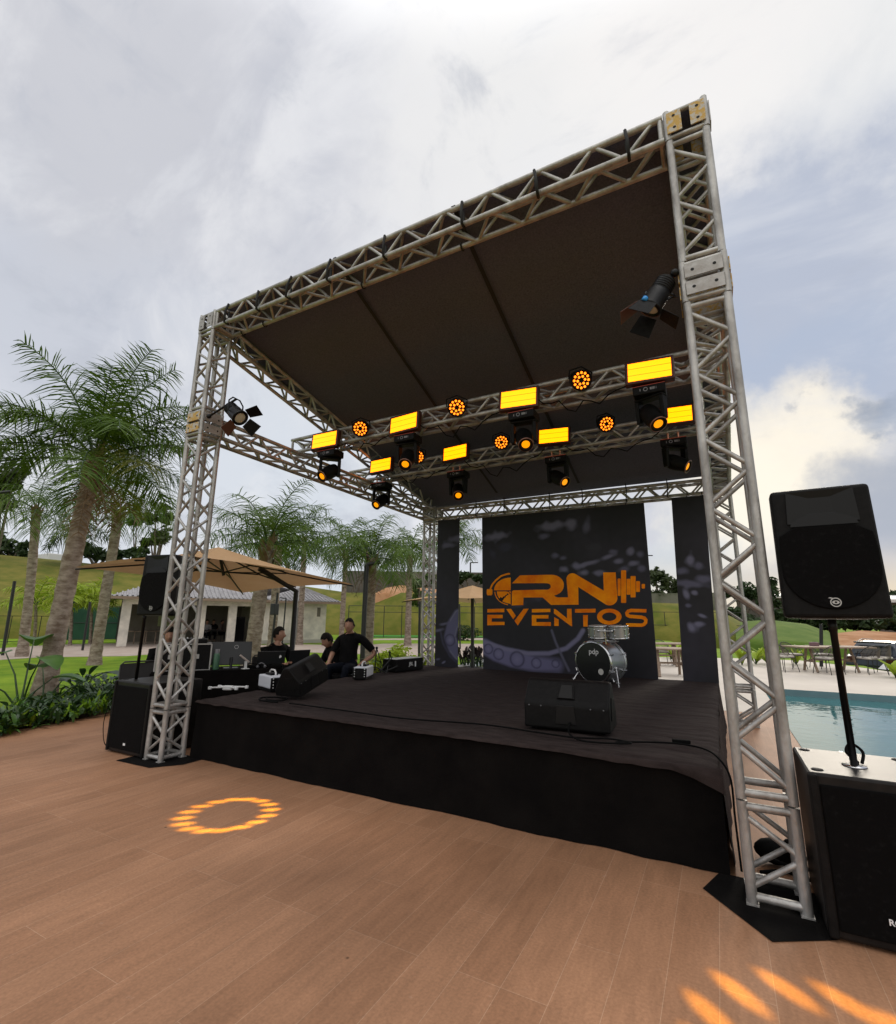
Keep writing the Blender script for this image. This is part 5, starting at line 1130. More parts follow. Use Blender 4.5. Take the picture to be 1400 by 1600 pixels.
def building(u0, u1, vt, vb, vr, d, label):
    p, q = PD(u0, vt, d), PD(u1, vt, d); dd = V((q.x-p.x, q.y-p.y, 0)); L = dd.length; dd.normalize(); n = V((-dd.y, dd.x, 0)); t = empty('shed_building', (p.x,p.y,0), 0, label, 'building', 'far white roofed buildings')
    z0, z1, z2 = PD(u0, vb, d).z, p.z, PD(u0, vr, d).z
    MB().prism([V((0,0,z0-2)), dd*L+V((0,0,z0-2)), dd*L+n*6+V((0,0,z0-2)), n*6+V((0,0,z0-2))], (0,0,z1-z0+2)).build('wall', WALLD, t)
    MB().prism([-dd*.4-n*.5+V((0,0,z1+.01)), dd*(L+.4)-n*.5+V((0,0,z1+.01)), dd*(L+.4)+n*6.5+V((0,0,z2+.4)), -dd*.4+n*6.5+V((0,0,z2+.4))], (0,0,z2-z1)).build('roof', WHITE, t)
building(1150, 1228, 935, 958, 932, 78, 'low building with white roof behind the far right tower')
building(1368, 1440, 942, 975, 937, 78, 'dark walled building with white roof at the right edge')
def fence(label, pts, h, step, name='court_fence', mesh=None, rails=(1., .5, .02), r=.03, group='black fences round the courts'):
    P = [V((p.x, p.y, 0)) for p in pts]; t = empty(name, P[0], 0, label, 'fence', group); rl = MB()
    for a, b2 in zip(P[:-1], P[1:]):
        n = max(1, round((b2-a).length/step))
        for k in range(n+1):
            c = a.lerp(b2, k/n)-P[0]; MB().tube([c, c+V((0,0,h))], r, 6).build('fence_post', IRON, t)
        for f in rails: rl.tube([a-P[0]+V((0,0,h*f)), b2-P[0]+V((0,0,h*f))], r*.8, 5)
        if mesh:
            m = MB(); m.add([a-P[0]+V((0,0,.05)), b2-P[0]+V((0,0,.05)), b2-P[0]+V((0,0,h*mesh[1])), a-P[0]+V((0,0,h*mesh[1]))], [(0,1,2,3)]); mo = m.build('screen', mesh[0], t)
            th = MB(); 
    rl.build('rail', IRON, t)
    w = MB(); k = 0
    return t
fence('tall black court fence behind the seated man and banners', [G(543,995.5), G(655,996.5), G(770,996.8)], 2.45, 1.6, rails=(1.,.80,.02))
fence('black court fence seen between the central and right banners', [G(1010,997), G(1165,998)], 2.2, 1.9)
fence('low black railing at the left edge beyond the lawn', [PD(-60,985,36), PD(105,985,36)], 1.45, .6, name='railing', r=.02, rails=(1.,.08))
sc1 = fence('court fence with dark green windscreen left of the house', [PD(95,985,39), PD(262,985,39)], 2.1, 2.6, mesh=(SCREENG, .98))
def post(label, u, vb, d, ut, vt, r=.05, name='garden_post', arm=None, cat='post', group='slim black posts in the garden', box=None):
    b = PD(u, vb, d); b.z = -.03; tp_ = PD(ut, vt, d); t = empty(name, b, 0, label, cat, group); MB().tube([(0,0,0), tp_-b], r, 8).build('shaft', IRON, t)
    if arm: MB().tube([tp_-b, PD(arm[0], arm[1], d)-b], r*.8, 6).build('arm', IRON, t)
    if box:
        c = PD(box[0], box[1], d)-b; MB().cbox(c-V((.12,.12,.22)), c+V((.12,.12,.22)), .02).build('speaker_box', IRON, t)
    return t
post('leaning black post at the left edge before the railing', 8, 1003, 26, 23, 908, .055)
post('leaning black post left of the big palm trunk', 87, 998, 27, 100, 920, .055)
post('black post between the big palm and the slim leaning palm', 133, 990, 28, 141, 940, .05)
post('thick black lamp post with top arm behind the seated man', 566, 1030, 17, 573, 882, .085, 'lamp_post', (595,879), 'lamp post', None)
post('slim black post with a small speaker box before the white house', 424, 1005, 21, 434, 926, .045, box=(429,952))
post('thin black post with hooked top before the white house', 441, 1003, 21, 447, 935, .03, arm=(437,934))
post('black post directly left of the far left tower', 655, 1012, 20, 656, 940, .05)
post('thin black post between the left and central banners', 719, 1003, 26, 718, 944, .04)
post('thin black post right of the left banner gap', 738, 1003, 30, 737, 945, .035)
post('black post behind the pool tables', 1283, 1040, 21.5, 1283, 975, .055)
post('grey post just right of the loudspeaker pole', 1309, 1040, 21.0, 1305, 975, .055)
post('distant utility pole with crossbar above the second umbrella', 735, 935, 70, 735, 879, .10, 'utility_pole', (747,879), 'utility pole', None)
post('distant street light right of the central banner', 1004, 950, 60, 1004, 868, .08, 'street_light', (1020,868), 'street light', None)
post('black flood lamp arm at the left edge above the palms', -25, 1000, 20, -22, 772, .06, 'flood_lamp', (16,768), 'flood lamp', None)
p = PD(84,880,92); lm = empty('lattice_mast', p, 0, 'distant pale lattice mast behind the big palm', 'mast'); b = MB(); H = PD(92,795,92).z-p.z
for k in range(4): b.tube([((k%2-.5)*1.3, (k//2-.5)*1.3, -3), ((k%2-.5)*1.0, (k//2-.5)*1.0, H)], .07, 5)
for k in range(9):
    z = H*k/9; b.tube([(-.6,-.6,z), (.6,-.6,z)], .05, 4); b.tube([(-.6,-.6,z), (-.6,.6,z)], .05, 4)
b.build('frame', mat('pale_steel', (.42,.46,.50), .5), lm)
p = PD(75,884,90); b = MB(); b.cbox((-2.2,-1,-2), (2.2,1,1.6), .1); o = b.build('water_tank', WHITE); o.location = p; tag(o, 'white tank on the hilltop behind the big palm', 'tank')
# ------------------------------------------------------------------ parasols
def parasol(label, corners, apex, hub, mast, name='parasol'):
    """corners in order round the canopy"""
    c = sum(corners, V((0,0,0)))/len(corners); b0 = V((mast[0].x, mast[0].y, 0)); t = empty(name, b0, 0, label, 'parasol', 'beige square parasols'); b = MB(); n = 8; k = len(corners)
    for i in range(k):
        P, Q = corners[i], corners[(i+1) % k]; base = len(b.v)
        for r in range(n+1):
            for s in range(n+1):
                e = P.lerp(Q, s/n); e = e + V((0,0,-.05))*math.sin(math.pi*s/n)*-1 ; p = apex.lerp(e, r/n); p = p + V((0,0,-.10))*math.sin(math.pi*r/n)*(.4+.6*math.sin(math.pi*s/n)); b.v.append(tuple(p-b0))
        for r in range(n):
            for s in range(n): b.f.append((base+r*(n+1)+s, base+(r+1)*(n+1)+s, base+(r+1)*(n+1)+s+1, base+r*(n+1)+s+1)); b.m.append(0); b.sm.append(False)
    b.build('canopy', CANV, t, fix=False)
    for i in range(k):
        for q, f in ((corners[i], 1.), ((corners[i]+corners[(i+1) % k])/2+V((0,0,.05)), .98)):
            r = MB(); m_ = apex.lerp(q, .5)+V((0,0,-.13)); r.tube([apex-b0+V((0,0,-.09)), m_-b0, apex.lerp(q, f)-b0+V((0,0,-.035))], .014, 6); s = MB(); o = r.build('rib', IRON, t)
            s.tube([hub-b0, apex.lerp(q, .48)-b0+V((0,0,-.14))], .012, 6); s.build('strut', IRON, o)
    MB().tube([apex-b0+V((0,0,-.02)), hub-b0+V((0,0,-.06))], .026, 8).build('hub', IRON, t)
    MB().tube([p-b0 for p in mast], .05, 10).build('mast', IRON, t)
    MB().cbox((-.45,-.45,.005), (.45,.45,.07), .02).build('base', IRON, t); return t
Lc, Rc, Nc, Fc = PD(118,886,9.3), PD(552,913,9.9), PD(300,869,7.9), PD(380,926,11.0)
ap = PD(342,855,9.5); hb = PD(350,894,9.5)
mb_ = PD(463,924,10.0); mt = mb_.copy()
parasol('large beige cantilever parasol over the sound desk', [Lc, Nc, Rc, Fc], ap, hb, [V((mb_.x,mb_.y,.03)), mb_, PD(405,888,9.7)])
ap = PD(738,913,15.2); k = 1.55; d1 = V((math.cos(RA), math.sin(RA), 0)); d2 = V((-d1.y, d1.x, 0)); zr = 2.02
cs = [V((ap.x,ap.y,zr))+d1*a*k*1.38+d2*c*k*1.38 for a, c in ((-1.02,.1),(-.1,-1),(1.0,-.1),(.1,1))]
parasol('smaller beige parasol beyond the stage seen between the banners', cs, V((ap.x,ap.y,2.5)), V((ap.x,ap.y,2.2)), [V((ap.x,ap.y,.03)), V((ap.x,ap.y,2.45))])
# ------------------------------------------------------------------ sound desk left of the stage
DE = V((.62,.785,0)).normalized(); DN = V((-DE.y, DE.x, 0)); D0 = V((-1.36,.80,0)); DM = Matrix((DE, DN, V((0,0,1)))).transposed().to_4x4(); DR = math.atan2(DE.y, DE.x)
dl = 2.15; dt_ = empty('sound_desk', D0, DR, 'long sound desk draped in black cloth beside the stage', 'desk')
b = MB(); b.cbox((0,0,.70), (dl,.62,.745), .01); b.build('table_top', SKIRT, dt_)
def dcloth(name, p0, p1):
    b = MB(); p0, p1 = V(p0), V(p1); n = 50; d = p1-p0; o = V((d.y,-d.x,0)).normalized()
    for z in (.72,.36,.006):
        for i in range(n+1):
            p = p0+d*(i/n); p = p+o*(.012+(.745-z)*.05*noise.noise(V((i*.35, z, 2)))); b.v.append((p.x,p.y,z))
    b.f = [(j*(n+1)+i, j*(n+1)+i+1, (j+1)*(n+1)+i+1, (j+1)*(n+1)+i) for j in range(2) for i in range(n)]; b.m = [0]*len(b.f); b.sm = [True]*len(b.f); b.build(name, SKIRT, dt_, fix=False)
dcloth('front_drape', (0,0,0), (dl,0,0)); dcloth('side_drape', (dl,0,0), (dl,.62,0)); dcloth('side_drape', (0,.62,0), (0,0,0))
def ond(u, v, z=.747):   # desk coordinates of a photo point on the desk top
    p = G(u, v, z)-D0; return V((p.dot(DE), p.dot(DN), z))
def dpos(x, y, z=.747): return D0+DE*x+DN*y+V((0,0,z))
# computer monitor seen from behind
m0 = empty('computer_monitor', dpos(1.00,.20), DR+R(4), 'large black computer monitor seen from behind on the sound desk', 'monitor')
b = MB(); b.T = Matrix.Rotation(R(-12), 4, 'X'); b.cbox((-.28,.0,.05), (.28,.025,.39), .008); mo = b.build('screen', SCRN, m0)
b = MB(); b.T = Matrix.Rotation(R(-12), 4, 'X') @ Matrix.Translation((.06,-.0015,.31)) @ Matrix.Rotation(R(90), 4, 'X'); b.add([(r*math.cos(a*math.pi/10), r*math.sin(a*math.pi/10), 0) for r in (.028,.024) for a in range(20)], [(i, (i+1)%20, 20+(i+1)%20, 20+i) for i in range(20)]); b.v += []; b.build('emblem', CASEA, mo)
b = MB(); b.box((-.10,-.08,0), (.10,.10,.012)); b.tube([(0,-.01,.01), (0,.0,.16)], .02, 8); b.build('stand', SCRN, m0)
def laptop(loc, rz, label, w=.36, back=True):
    t = empty('laptop', loc, rz, label, 'laptop', 'open laptops on the sound desk'); b = MB(); b.cbox((-w/2,0,0), (w/2,.24,.018), .005); b.build('keyboard', SCRN, t)
    b = MB(); b.T = Matrix.Rotation(R(14), 4, 'X'); b.cbox((-w/2,-.010,.012), (w/2,-.002,.25), .003); s = b.build('lid', SCRN, t)
    b = MB(); b.T = Matrix.Rotation(R(14), 4, 'X'); b.cbox((-w/2+.01,-.0018,.025), (w/2-.01,-.001,.235), .0003); b.build('screen', mat('dark_screen', (.01,.012,.02), .2), s); return t, s
l1, s1 = laptop(dpos(1.56,.18), DR+R(-3), 'dark laptop with white sticker in front of the man in profile', .40)
b = MB(); b.T = Matrix.Rotation(R(14), 4, 'X') @ Matrix.Translation((.13,-.0112,.16)) @ Matrix.Rotation(R(90), 4, 'X'); b.add([(.018*math.cos(a*.5), .03*math.sin(a*.5), 0) for a in range(9)] + [(-.012,-.02,0)], [tuple(range(10))]); b.build('sticker', MARK, s1)
l2, s2 = laptop(dpos(1.98,.36), DR+R(20), 'black laptop with tilted lid beside the parasol mast', .34)
bt = empty('bottle', dpos(.80,.10), 0, 'green metal bottle with steel cap on the sound desk', 'bottle'); MB().lathe([(0,0),(.040,.0),(.042,.01),(.042,.20),(.036,.225),(0,.225)], 20).build('body', BOTT, bt); MB().lathe([(.034,.2255),(.034,.28),(.030,.285),(0,.285)], 20).build('cap', GALV, bt)
MB().tube([(-.043,-.02,.12),(-.058,-.02,.11),(-.058,-.02,.03),(-.043,-.02,.02)], .008, 6).build('handle', BOTT, bt)
ph = empty('phone_stand', dpos(1.20,.05), DR+R(15), 'white phone stand holding a phone before the computer monitor', 'phone stand')
b = MB(); b.box((-.015,-.02,0), (.015,.02,.11)); b.box((-.05,-.04,0), (.05,.04,.008)); b.build('stand', WHITE, ph)
b = MB(); b.T = Matrix.Translation((-.02,0,.145)) @ Matrix.Rotation(R(38), 4, 'Y'); b.cbox((-.085,-.006,-.012), (.085,.035,.012), .004); b.build('phone', mat('pale_phone', (.45,.38,.34), .4), ph)
# flight case with bright edges behind the near left tower
fc = empty('flight_case', dpos(.36,.06), DR+R(2), 'black flight case with bright metal edges behind the near left tower', 'flight case'); X0, X1, Y1_, H = -.33, .36, .42, .36
MB().box((X0+.004,.004,.004), (X1-.004,Y1_-.004,H-.004)).build('panel', BLK, fc); b = MB()
for x in (X0, X1):
    for y in (0, Y1_): b.box((x-.009,y-.009,0), (x+.009,y+.009,H))
for z in (.0, H):
    for y in (0, Y1_): b.box((X0+.0095,y-.0085,z-.0085+(.0085 if z == 0 else 0)), (X1-.0095,y+.0085,z+.0085))
b.build('metal_edges', CASEA, fc); b = MB(); b.T = Matrix.Rotation(R(90), 4, 'X'); 
for x in (-.15,.18): b.box((x-.03,.16,.0), (x+.03,.22,.012))
b.build('latch', CASEA, fc)
mxr = empty('mixing_console', dpos(.42,.16,.747+.372), DR, 'small black mixing console on the flight case', 'console'); b = MB(); b.cbox((-.22,-.12,0), (.24,.14,.06), .012); b.build('body', BLK, mxr)
for k in range(8): MB().lathe([(0,.0605),(.012,.0605),(.009,.08),(0,.08)], 8).build('knob', (MARK if k % 3 == 0 else GALV), mxr).location = (-.18+.05*k, -.06+.05*(k % 2), 0)
for k, (x, y, w, h, lb, m) in enumerate(((1.32,.12,.10,.05,'tangle of black adapters before the computer monitor',RUBBER),(1.42,.06,.07,.06,'small grey headphones lying on the sound desk',GALV),(.66,.16,.05,.09,'dark red can beside the green bottle',mat('dark_red', (.12,.02,.025), .5)),(1.62,.02,.09,.05,'black charger beside the dark laptop',RUBBER))):
    t = empty('desk_clutter' if k != 2 else 'drink_can', dpos(x, y), DR, lb, 'can' if k == 2 else 'electronics'); b = MB()
    if k == 2: b.lathe([(0,0),(.030,0),(.033,.008),(.033,.10),(.026,.112),(0,.112)], 16)
    elif k == 1: b.tube([(.055*math.cos(a*.4), .03, .055*math.sin(a*.4)+.02) for a in range(9)], .008, 6); b.sphere((.055,.03,.025), .024, 8, 6); b.sphere((-.05,.03,.025), .024, 8, 6)
    else: b.cbox((-w,-.03,0), (w,.03,h), .012); b.tube([(-w,0,.02), (-w*1.5,-.03,.05), (-w*.5,-.05,.07), (w*.6,-.045,.06), (w,-.02,.02)], .007, 6)
    b.build('body', m, t)
# ------------------------------------------------------------------ people
def skin_mesh(J, E, root, sub=1):
    ks = list(J); me = bpy.data.meshes.new('sk'); me.from_pydata([tuple(J[k][0]) for k in ks], [(ks.index(a), ks.index(b)) for a, b in E], []); o = bpy.data.objects.new('sk', me); COL.objects.link(o)
    o.modifiers.new('s', 'SKIN'); s2 = o.modifiers.new('u', 'SUBSURF'); s2.levels = sub; s2.render_levels = sub
    for i, k in enumerate(ks): r = J[k][1]; me.skin_vertices[0].data[i].radius = r if isinstance(r, tuple) else (r, r); me.skin_vertices[0].data[i].use_root = (k == root)
    bpy.context.view_layer.update(); r = bpy.data.meshes.new_from_object(o.evaluated_get(bpy.context.evaluated_depsgraph_get())); bpy.data.objects.remove(o); bpy.data.meshes.remove(me); return r
def head_verts(hm, n=30, m=22):
    """face-shaped ball in local axes: +Y forward, Z up; returns verts, faces, is-hair flags, mouth/eye material"""
    vs = []; fs = []; raw = []
    for i in range(m+1):
        a = math.pi*i/m
        for k in range(n):
            b = 2*math.pi*k/n; raw.append(V((math.sin(a)*math.sin(b), math.sin(a)*math.cos(b), math.cos(a))))
    def g(p, c, s): return math.exp(-((p-V(c)).length/s)**2)
    for p in raw:
        x, y, z = p.x*.076, p.y*.095, p.z*.118
        low = max(0, -p.z); x *= 1-.34*low**1.6; y = y*(1-.12*low) + .012*low*(1 if p.y > 0 else -.6)
        if p.y > 0:
            y += .026*g(p, (0,.97,-.16), .15)+.016*g(p, (0,1,.0), .13)+.007*g(p, (0,.93,.28), .4)-.010*(g(p, (.36,.9,.12), .16)+g(p, (-.36,.9,.12), .16))
            y += .006*g(p, (0,.85,-.48), .18)+.010*g(p, (0,.6,-.85), .22)-.004*g(p, (0,.9,-.38), .1)
        x += .017*(g(p, (1,-.05,-.02), .2)-g(p, (-1,-.05,-.02), .2)); vs.append(hm @ V((x, y, z)))
    for i in range(m):
        for k in range(n): fs.append((i*n+k, (i+1)*n+k, (i+1)*n+(k+1) % n, i*n+(k+1) % n))
    mi = []
    for f in fs:
        c = sum((raw[j] for j in f), V((0,0,0)))/4; q = 0
        if c.y > .6 and (abs(abs(c.x)-.36) < .13 and abs(c.z-.13) < .05): q = 1       # eyes
        if c.y > .6 and abs(abs(c.x)-.36) < .19 and abs(c.z-.30) < .045: q = 1        # brows
        if c.y > .6 and abs(c.x) < .22 and abs(c.z+.47) < .05: q = 1                  # mouth
        mi.append(q)
    return vs, fs, mi, raw
def person(label, M, J, hair='short', shirt=SHIRT, pants=JEANS, hands=True, beard=False, group=None, hm=None, sub=1, cap=None):
    """J: joints in local axes (+Y forward); M places them"""
    t = empty('person', M.translation, 0, label, 'person', group); inv = Matrix.Translation(-M.translation); W = lambda p: (inv @ M) @ V(p)
    rad = dict(pelvis=(.15,.12), waist=(.135,.105), chest=(.155,.115), collar=(.092,.078), neck=.052, skull=.05, shL=.060, shR=.060, elL=.044, elR=.044, wrL=.029, wrR=.029, hpL=.088, hpR=.088, knL=.058, knR=.058, anL=.040, anR=.040, toL=.032, toR=.032)
    E = [('pelvis','waist'),('waist','chest'),('chest','collar'),('collar','neck'),('neck','skull')]
    for s in 'LR': E += [('collar','sh'+s),('sh'+s,'el'+s),('el'+s,'wr'+s),('pelvis','hp'+s),('hp'+s,'kn'+s),('kn'+s,'an'+s),('an'+s,'to'+s)]
    J = {k: V(v) for k, v in J.items()}; P = {k: (W(J[k]), rad[k]) for k in rad}
    if hands:
        for s in 'LR':
            w, e = J['wr'+s], J['el'+s]; d = (w-e).normalized(); sx = d.cross(V((0,0,1))); sx = sx.normalized() if sx.length > .1 else V((1,0,0)); bend = V(J.get('hd'+s, d)) if ('hd'+s) in J else d
            d = bend.normalized(); pm = w+d*.055; P['pm'+s] = (W(pm), (.030,.018)); E.append(('wr'+s,'pm'+s)); nn = sx.cross(d).normalized()
            for i, (o, l) in enumerate(((-.028,.062),(-.010,.075),(.010,.070),(.027,.055))):
                a = pm+sx*o+d*.030; b_ = a+d*l*.55-nn*.008; c = b_+d*l*.4-nn*.022; 
                for q, p_, r in (('a',a,.0095),('b',b_,.0088),('c',c,.007)): P['f%s%d%s' % (s, i, q)] = (W(p_), r)
                E += [('pm'+s, 'f%s%da' % (s, i)), ('f%s%da' % (s, i), 'f%s%db' % (s, i)), ('f%s%db' % (s, i), 'f%s%dc' % (s, i))]
            sg = -1 if s == 'L' else 1; a = w+d*.03+sx*sg*-.034; b_ = a+d*.035+sx*sg*-.018; P['t'+s+'a'] = (W(a), .011); P['t'+s+'b'] = (W(b_), .009); E += [('wr'+s, 't'+s+'a'), ('t'+s+'a', 't'+s+'b')]
    body = skin_mesh(P, E, 'pelvis', sub); hmw = (inv @ M) @ hm; vs, fs, mi, raw = head_verts(hmw)
    skin0 = body.copy(); bm = bmesh.new(); bm.from_mesh(body); nb = [bm.verts.new(v) for v in vs]; bm.verts.ensure_lookup_table()
    for f, q in zip(fs, mi):
        try: x = bm.faces.new([nb[j] for j in f]); x.material_index = q
        except ValueError: pass
    for f in bm.faces: f.smooth = True
    bmesh.ops.recalc_face_normals(bm, faces=bm.faces)
    bm.to_mesh(body); bm.free(); body.materials.clear(); body.materials.append(SKIN); body.materials.append(SKIND); o = bpy.data.objects.new('body', body); COL.objects.link(o); o.parent = t
    segs = [(a, b2) for a, b2 in E if a in rad and b2 in rad]
    def cloth(name, want, off, m):
        src = skin0; keep = set()
        for v in src.vertices:
            best = None
            for a, b2 in segs:
                p, q = P[a][0], P[b2][0]; d = q-p; t_ = max(0, min(1, (v.co-p).dot(d)/max(1e-9, d.length_squared))); r_ = P[a][1] if not isinstance(P[a][1], tuple) else P[a][1][0]; dist = (v.co-(p+d*t_)).length-.3*r_
                if best is None or dist < best[0]: best = (dist, a, b2, t_)
            if want(best[1], best[2], best[3]): keep.add(v.index)
        idx = sorted(keep | {k_ for f in src.polygons if sum(q_ in keep for q_ in f.vertices) > 1 for k_ in f.vertices}); mp_ = {j_: i_ for i_, j_ in enumerate(idx)}; b = MB()
        for j_ in idx: v = src.vertices[j_]; b.v.append(tuple(v.co+v.normal*(off+.006*noise.noise(v.co*14))))
        b.f = [tuple(mp_[k_] for k_ in f.vertices) for f in src.polygons if sum(k_ in keep for k_ in f.vertices) > 1]; b.m = [0]*len(b.f); b.sm = [True]*len(b.f); b.build(name, m, t, fix=False)
    torso = {'pelvis','waist','chest','collar'}
    cloth('shirt', lambda a, b2, t_: (a in torso and b2 in torso) or (a == 'collar' and b2[:2] == 'sh') or (a[:2] == 'sh' and t_ < .72) or (a == 'collar' and b2 == 'neck' and t_ < .45), .016, shirt)
    cloth('trousers', lambda a, b2, t_: (a == 'pelvis' and b2[:2] == 'hp') or (a == 'pelvis' and t_ < .25) or a[:2] == 'hp' or (a[:2] == 'kn' and t_ < .96), .012, pants)
    for s in 'LR':
        me = skin_mesh({'a': (P['an'+s][0]+V((0,0,-.02)), .045), 'b': (P['to'+s][0], .04)}, [('a','b')], 'a'); me.materials.append(SHOE); c = bpy.data.objects.new('shoe', me); COL.objects.link(c); c.parent = t
    b = MB(); keep = []
    lim = {'short': .30, 'full': .22}[hair]
    for i, f in enumerate(fs):
        c = sum((raw[j] for j in f), V((0,0,0)))/4
        if (c.z > lim+.38*max(0, c.y)) or (c.y < -.12 and c.z > -.42) or (abs(c.x) > .8 and c.z > .05 and c.y < .25): keep.append(f)
    cen = hmw.translation; idx = sorted({j for f in keep for j in f}); mp_ = {j: i for i, j in enumerate(idx)}
    th = {'short': 1.07, 'full': 1.15}[hair]
    b.v = [tuple(cen+(vs[j]-cen)*(th+.05*max(0, raw[j].z)+.03*noise.noise(vs[j]*38))) for j in idx]; b.f = [tuple(mp_[j] for j in f) for f in keep]; b.m = [0]*len(b.f); b.sm = [True]*len(b.f)
    b.build('hair', HAIR, t, fix=False)
    if cap: pass
    return t
def seated(s, lean=0., **k):
    J = dict(pelvis=(0,0,s), waist=(0,.02+lean*.15,s+.17), chest=(0,.03+lean*.34,s+.36), collar=(0,.02+lean*.46,s+.475), neck=(0,.03+lean*.52,s+.545), skull=(0,.045+lean*.58,s+.62),
             shL=(-.185,.01+lean*.45,s+.45), shR=(.185,.01+lean*.45,s+.45), elL=(-.24,.10+lean*.4,s+.20), elR=(.24,.10+lean*.4,s+.20), wrL=(-.17,.32,s+.16), wrR=(.17,.32,s+.16),
             hpL=(-.095,.05,s-.01), hpR=(.095,.05,s-.01), knL=(-.13,.44,s+.03), knR=(.13,.44,s+.03), anL=(-.13,.42,s-.38), anR=(.13,.42,s-.38), toL=(-.14,.56,s-.42), toR=(.14,.56,s-.42))
    J.update(k); return J
def hmat(p, yaw=0, pitch=0, roll=0): return Matrix.Translation(V(p)) @ Matrix.Rotation(R(yaw), 4, 'Z') @ Matrix.Rotation(R(pitch), 4, 'X') @ Matrix.Rotation(R(roll), 4, 'Y')
def place(x, y, z, toward):   # +Y axis of the figure points along azimuth 'toward'
    return Matrix.Translation((x, y, z)) @ Matrix.Rotation(toward-math.pi/2, 4, 'Z')
VA = lambda p: math.atan2(CAM.y-p.y, CAM.x-p.x)      # azimuth from p to the camera
# man with hand on hip, sitting on the stage edge
p3 = PD(546,1000,8.55); A3 = VA(p3); s = .70
person('seated man in black shirt with short dark hair and one hand on his hip', place(p3.x, p3.y, 0, A3-R(28)), seated(s, -.10, shR=(.20,-.03,s+.44), shL=(-.20,-.05,s+.455), elL=(-.42,-.14,s+.22), wrL=(-.21,.0,s+.05), hdL=(.5,.4,-.7), elR=(.25,.12,s+.19), wrR=(.20,.33,s+.02), hdR=(-.05,.35,-.95), knL=(-.18,.42,s+.02), knR=(.16,.40,s+.02)),
       hm=hmat((.0,.03,s+.665), 14, -4), hair='short')
st_ = empty('equipment_crate', V((p3.x, p3.y, 0))+V((math.cos(A3-R(28)),math.sin(A3-R(28)),0))*.02, A3, 'black equipment crate the seated man with hand on hip is sitting on', 'crate'); MB().cbox((-.28,-.24,.012), (.16,.24,.595), .012).build('body', BLK, st_)
for sgn in (-.2441, .2361): MB().box((-.12, sgn, .36), (.02, sgn+.008, .40)).build('handle', GALV, st_)
# young man bent over his phone
p2 = PD(533,1010,8.95); A2_ = VA(p2); s = .50
person('young man with curly dark hair bent over the phone in his hands', place(p2.x, p2.y, 0, A2_-R(62)), seated(s, .28, elL=(-.24,.22,s+.22), elR=(.25,.22,s+.22), wrL=(-.05,.40,s+.24), wrR=(.06,.40,s+.24), knL=(-.15,.43,s+.10), knR=(.16,.45,s+.14), skull=(0,.25,s+.58)),
       hm=hmat((0,.27,s+.615), 6, -30), hair='full')
ch = empty('stool', (p2.x, p2.y, 0), A2_, 'black stool under the young man with the phone', 'stool'); MB().cbox((-.17,-.17,.36), (.17,.17,.405), .01).build('seat', BLK, ch)
for sx in (-.13,.13):
    for sy in (-.13,.13): MB().tube([(sx*1.15,sy*1.15,.0), (sx,sy,.36)], .012, 6).build('leg', IRON, ch)
# man in profile at the laptop
p1 = PD(428,1020,8.75); s = .53
A1 = RA-R(8)
person('man in black shirt with cropped hair looking right over the laptops', place(p1.x, p1.y, 0, A1-R(38)), seated(s, .16, elL=(-.25,.16,s+.20), elR=(.26,.20,s+.22), wrL=(-.10,.40,s+.26), wrR=(.12,.46,s+.26)), hm=hmat((0,.125,s+.69), 42, -4), hair='short')
# figure mostly hidden behind the near left tower
p4 = PD(264,1000,8.7); s = .53; A4 = VA(p4)
person('dark haired person in black working behind the flight case and near left tower', place(p4.x, p4.y, 0, A4+R(4)), seated(s, .12), hm=hmat((0,.10,s+.69), -5, -14), hair='full')
def office_chair(x, y, az, label):
    t = empty('mesh_chair', (x, y, 0), az, label, 'chair', 'chairs at the sound desk'); MB().cbox((-.23,-.23,.40), (.23,.23,.445), .02).build('seat', BLK, t)
    b = MB()
    b.add([(x_, -.24-.05*math.cos(x_*5), z) for z in (.46,.60,.74,.86) for x_ in [-.22+.044*i for i in range(11)]], [(j*11+i, j*11+i+1, (j+1)*11+i+1, (j+1)*11+i) for j in range(3) for i in range(10)]); b.tube([(-.22,-.27,.45),(-.23,-.27,.84),(-.19,-.28,.88),(.19,-.28,.88),(.23,-.27,.84),(.22,-.27,.45)], .012, 6); b.build('backrest', mat('chair_mesh', (.03,.03,.03), .8), t)
    for sx in (-.2,.2):
        for sy in (-.2,.2): MB().tube([(sx*1.15,sy*1.15,.0), (sx,sy,.40)], .013, 6).build('leg', IRON, t)
    return t
office_chair(p1.x, p1.y, A1-R(38)-math.pi/2, 'black chair under the man in profile'); office_chair(p4.x, p4.y, A4-math.pi/2, 'black mesh chair under the person behind the flight case')
q = PD(222,1075,8.0); office_chair(q.x, q.y, DR+R(200), 'empty grey mesh chair left of the near left tower')
# people and furniture in the porch
def hp(x, y): p = A_+e1*x+e2*y; return V((p.x, p.y, 0))
def porch_x(u, y=1.5):   # local x on the line y (depth in the porch) seen at photo column u
    d = ray(u, 1000); n = V((-d.y, d.x, 0)); o = A_+e2*y; return (CAM-o).dot(n)/e1.dot(n)
sm = dict(hands=False, sub=1)
for u, dpt, s_, az, sh, pa, hr, lb in ((322,2.3,.52,1.9,GREYT,JEANS,'full','person in grey top seated in the porch'),(331,3.0,.52,2.2,SHIRT,JEANS,'full','person in black seated in the porch right of the grey top'),(341,2.6,.52,3.4,mat('dusky_top', (.16,.12,.11), .9),JEANS,'short','person in dusky top seated in the porch')):
    p = hp(porch_x(u, dpt), dpt); person(lb, place(p.x, p.y, 0, VA(p)+az-2.2), seated(s_, .15), hm=hmat((0,.13,s_+.68), 0, -10), shirt=sh, pants=pa, hair=hr, group='people in the porch', **sm)
    office_chair(p.x, p.y, VA(p)+az-2.2-math.pi/2, lb.replace('person in', 'chair of the person in'))
